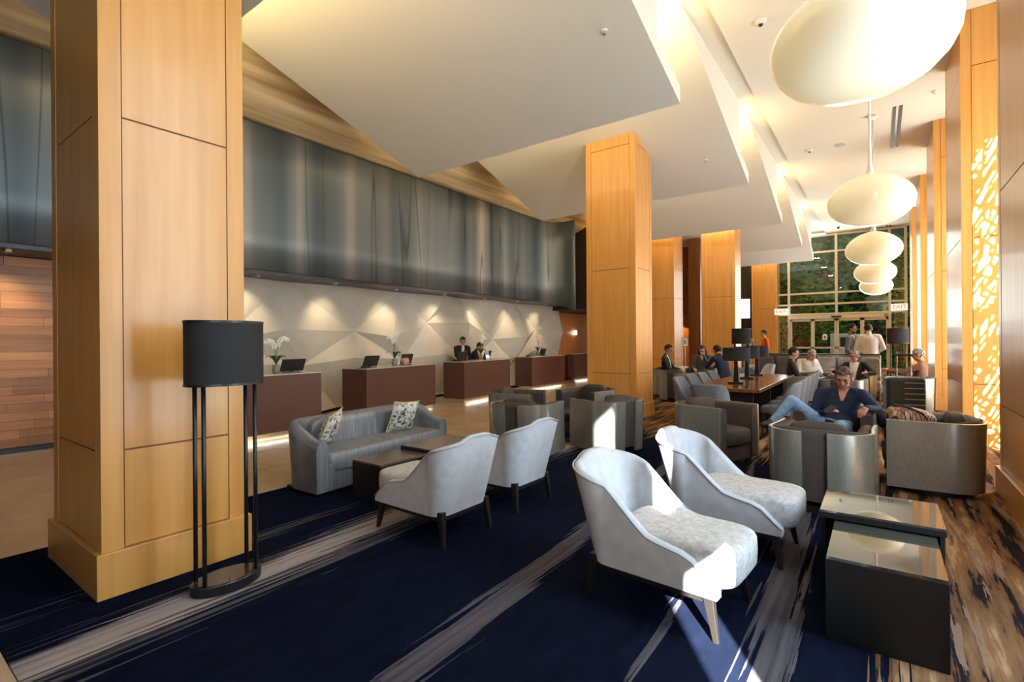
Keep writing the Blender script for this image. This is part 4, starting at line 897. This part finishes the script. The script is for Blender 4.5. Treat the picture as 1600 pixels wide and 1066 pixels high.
# reception clerks
person('standing clerk in black suit with glasses, hand at chin, behind the third desk', (-9.2, 10.25, 0), face(.75, -.55), STAND, dict(neck=(0, .06, 1.44), head=(0, .13, 1.585), chest=(0, .04, 1.26), wrR=(.06, .22, 1.43), elR=(.20, .19, 1.17), shL=(-.185, .04, 1.39), shR=(.185, .04, 1.39)), (SK, BLKC, BLKC, SHB, WHC), HBK, .011, .95, look=(0, .9, -.4), hands={'R': (-.3, .0, .95)}, extras=[('glasses', GLS, FRAME)])
person('clerk in dark suit bending over the desk beside the standing clerk', (-9.28, 10.72, 0), face(.8, .5), STAND, dict(neck=(0, .16, 1.30), head=(0, .26, 1.42), chest=(0, .10, 1.15), waist=(0, .02, 1.04), shL=(-.18, .15, 1.25), shR=(.18, .15, 1.25), elL=(-.22, .22, 1.02), elR=(.22, .22, 1.02), wrL=(-.12, .36, 1.06), wrR=(.12, .36, 1.06)), (SK, BLKC, BLKC, SHB, WHC), HBK, .011, .95, look=(0, .9, -.5))
# left far group
person('man in black suit and white shirt seated in profile beyond the mid-hall column', (-4.55, 13.37, .006), face(.95, .1), SEAT, dict(head=(0, -.03, 1.19)), (SKD, BLKC, BLKC, SHB, WHC), HBK, .011, 1.04)
person('woman with auburn hair in grey knit leaning on her hand', (-3.98, 14.35, .006), face(.1, -1), SEAT, dict(wrL=(-.06, .12, 1.02), elL=(-.2, .15, .76), head=(0, -.02, 1.16)), (SK, GRYK, GRYK, SHBR, None), HAU, .011, 1.04, hairlen=.08, hands={'L': (.1, -.1, 1)})
person('man in navy jacket with black hair leaning towards the woman', (-3.22, 13.55, .006), face(-.75, .55), SEAT, dict(chest=(0, .06, .82), waist=(0, 0, .64), neck=(0, .14, .98), head=(0, .22, 1.12), shL=(-.185, .12, .93), shR=(.185, .12, .93), elL=(-.24, .3, .72), elR=(.24, .3, .72), wrL=(-.1, .45, .72), wrR=(.1, .45, .72)), (SKD, NAVY, BLKC, SHB, None), HBK, .011, 1.08)
# right far group
person('man in black jacket and glasses seated in profile with crossed hands', (-1.46, 12.5, .006), face(.95, .12), SEAT, dict(wrL=(-.06, .34, .66), wrR=(.08, .32, .68)), (SK, BLKC, BLKC, SHB, None), HBK, .011, 1.0, extras=[('glasses', GLS, FRAME)])
person('person in white shirt and grey trousers with crossed legs, leaning over', (-1.33, 13.65, .006), face(.55, -.8), SEAT, dict(chest=(0, .02, .80), neck=(0, .06, .98), head=(0, .10, 1.12), knR=(.02, .44, .64), anR=(-.26, .56, .40), toR=(-.32, .70, .36), wrL=(-.04, .34, .72), wrR=(.06, .34, .74)), (SK, WHC, GRYT, SHB, None), HGR, .011, 1.0)
person('laughing grey-haired man in black jacket and white shirt with glasses', (-.46, 13.05, .006), face(-.35, -1), SEAT, dict(shL=(-.19, -.10, .98), elL=(-.40, .0, .80), wrL=(-.34, .2, .82), elR=(.36, .08, .80), wrR=(.30, .30, .86)), (SKR, BLKC, BLKC, SHB, WHC), HGR, .011, .95, look=(.35, .9, -.05), vneck=.085, bulk=1.1, extras=[('glasses', GLS, FRAME)])
person('grey-haired man in brown jacket turned left above the blue suitcase', (.56, 12.9, .006), face(-.95, .1), SEAT, dict(elL=(-.22, .2, .80), wrL=(-.1, .42, .84), elR=(.26, .2, .82), wrR=(.16, .44, .86)), (SKR, BRN, BLKC, SHB, None), HGR, .011, .98)
# standing men before the doors
person('standing bearded man in grey suit and tie facing right before the doors', (-.62, 15.9, .006), face(.95, -.15), STAND, dict(wrL=(-.2, .15, 1.0), wrR=(.2, .15, 1.0)), (SKD, GRYS, GRYS, SHB, WHC), HBK, .011, 1.06, extras=[('beard', MB().ell((0, .045, -.078), (.056, .05, .042), 14, 8), HBK)])
person('standing man in white shirt and blue jeans seen from behind before the doors', (-.22, 15.9, .006), face(-.25, 1), STAND, dict(head=(0, .08, 1.62), elL=(-.29, -.02, 1.15), elR=(.29, -.02, 1.15), wrL=(-.19, .12, 1.05), wrR=(.19, .12, 1.05)), (SKD, WHC, JEAND, SHBR, None), HBK, .011, 1.07, bulk=1.18)
# workers in the far left background
HIV = cloth('hi_vis_orange', (.75, .12, .02), .9); LIMEC = cloth('hi_vis_lime', (.55, .75, .05), .9)
person('far worker in a grey-beige shirt beside the dark floor lamp', (-4.15, 21.0, .006), face(.3, -1), STAND, {}, (SK, cloth('beige', (.30, .27, .22)), GRYT, SHB, None), HGR, .013, 1.02)
person('far worker in a hi-vis orange and lime vest', (-3.45, 20.6, .006), face(-.8, -.5), STAND, {}, (SK, HIV, JEAND, SHB, LIMEC), HBK, .013, 1.03, vneck=.06)
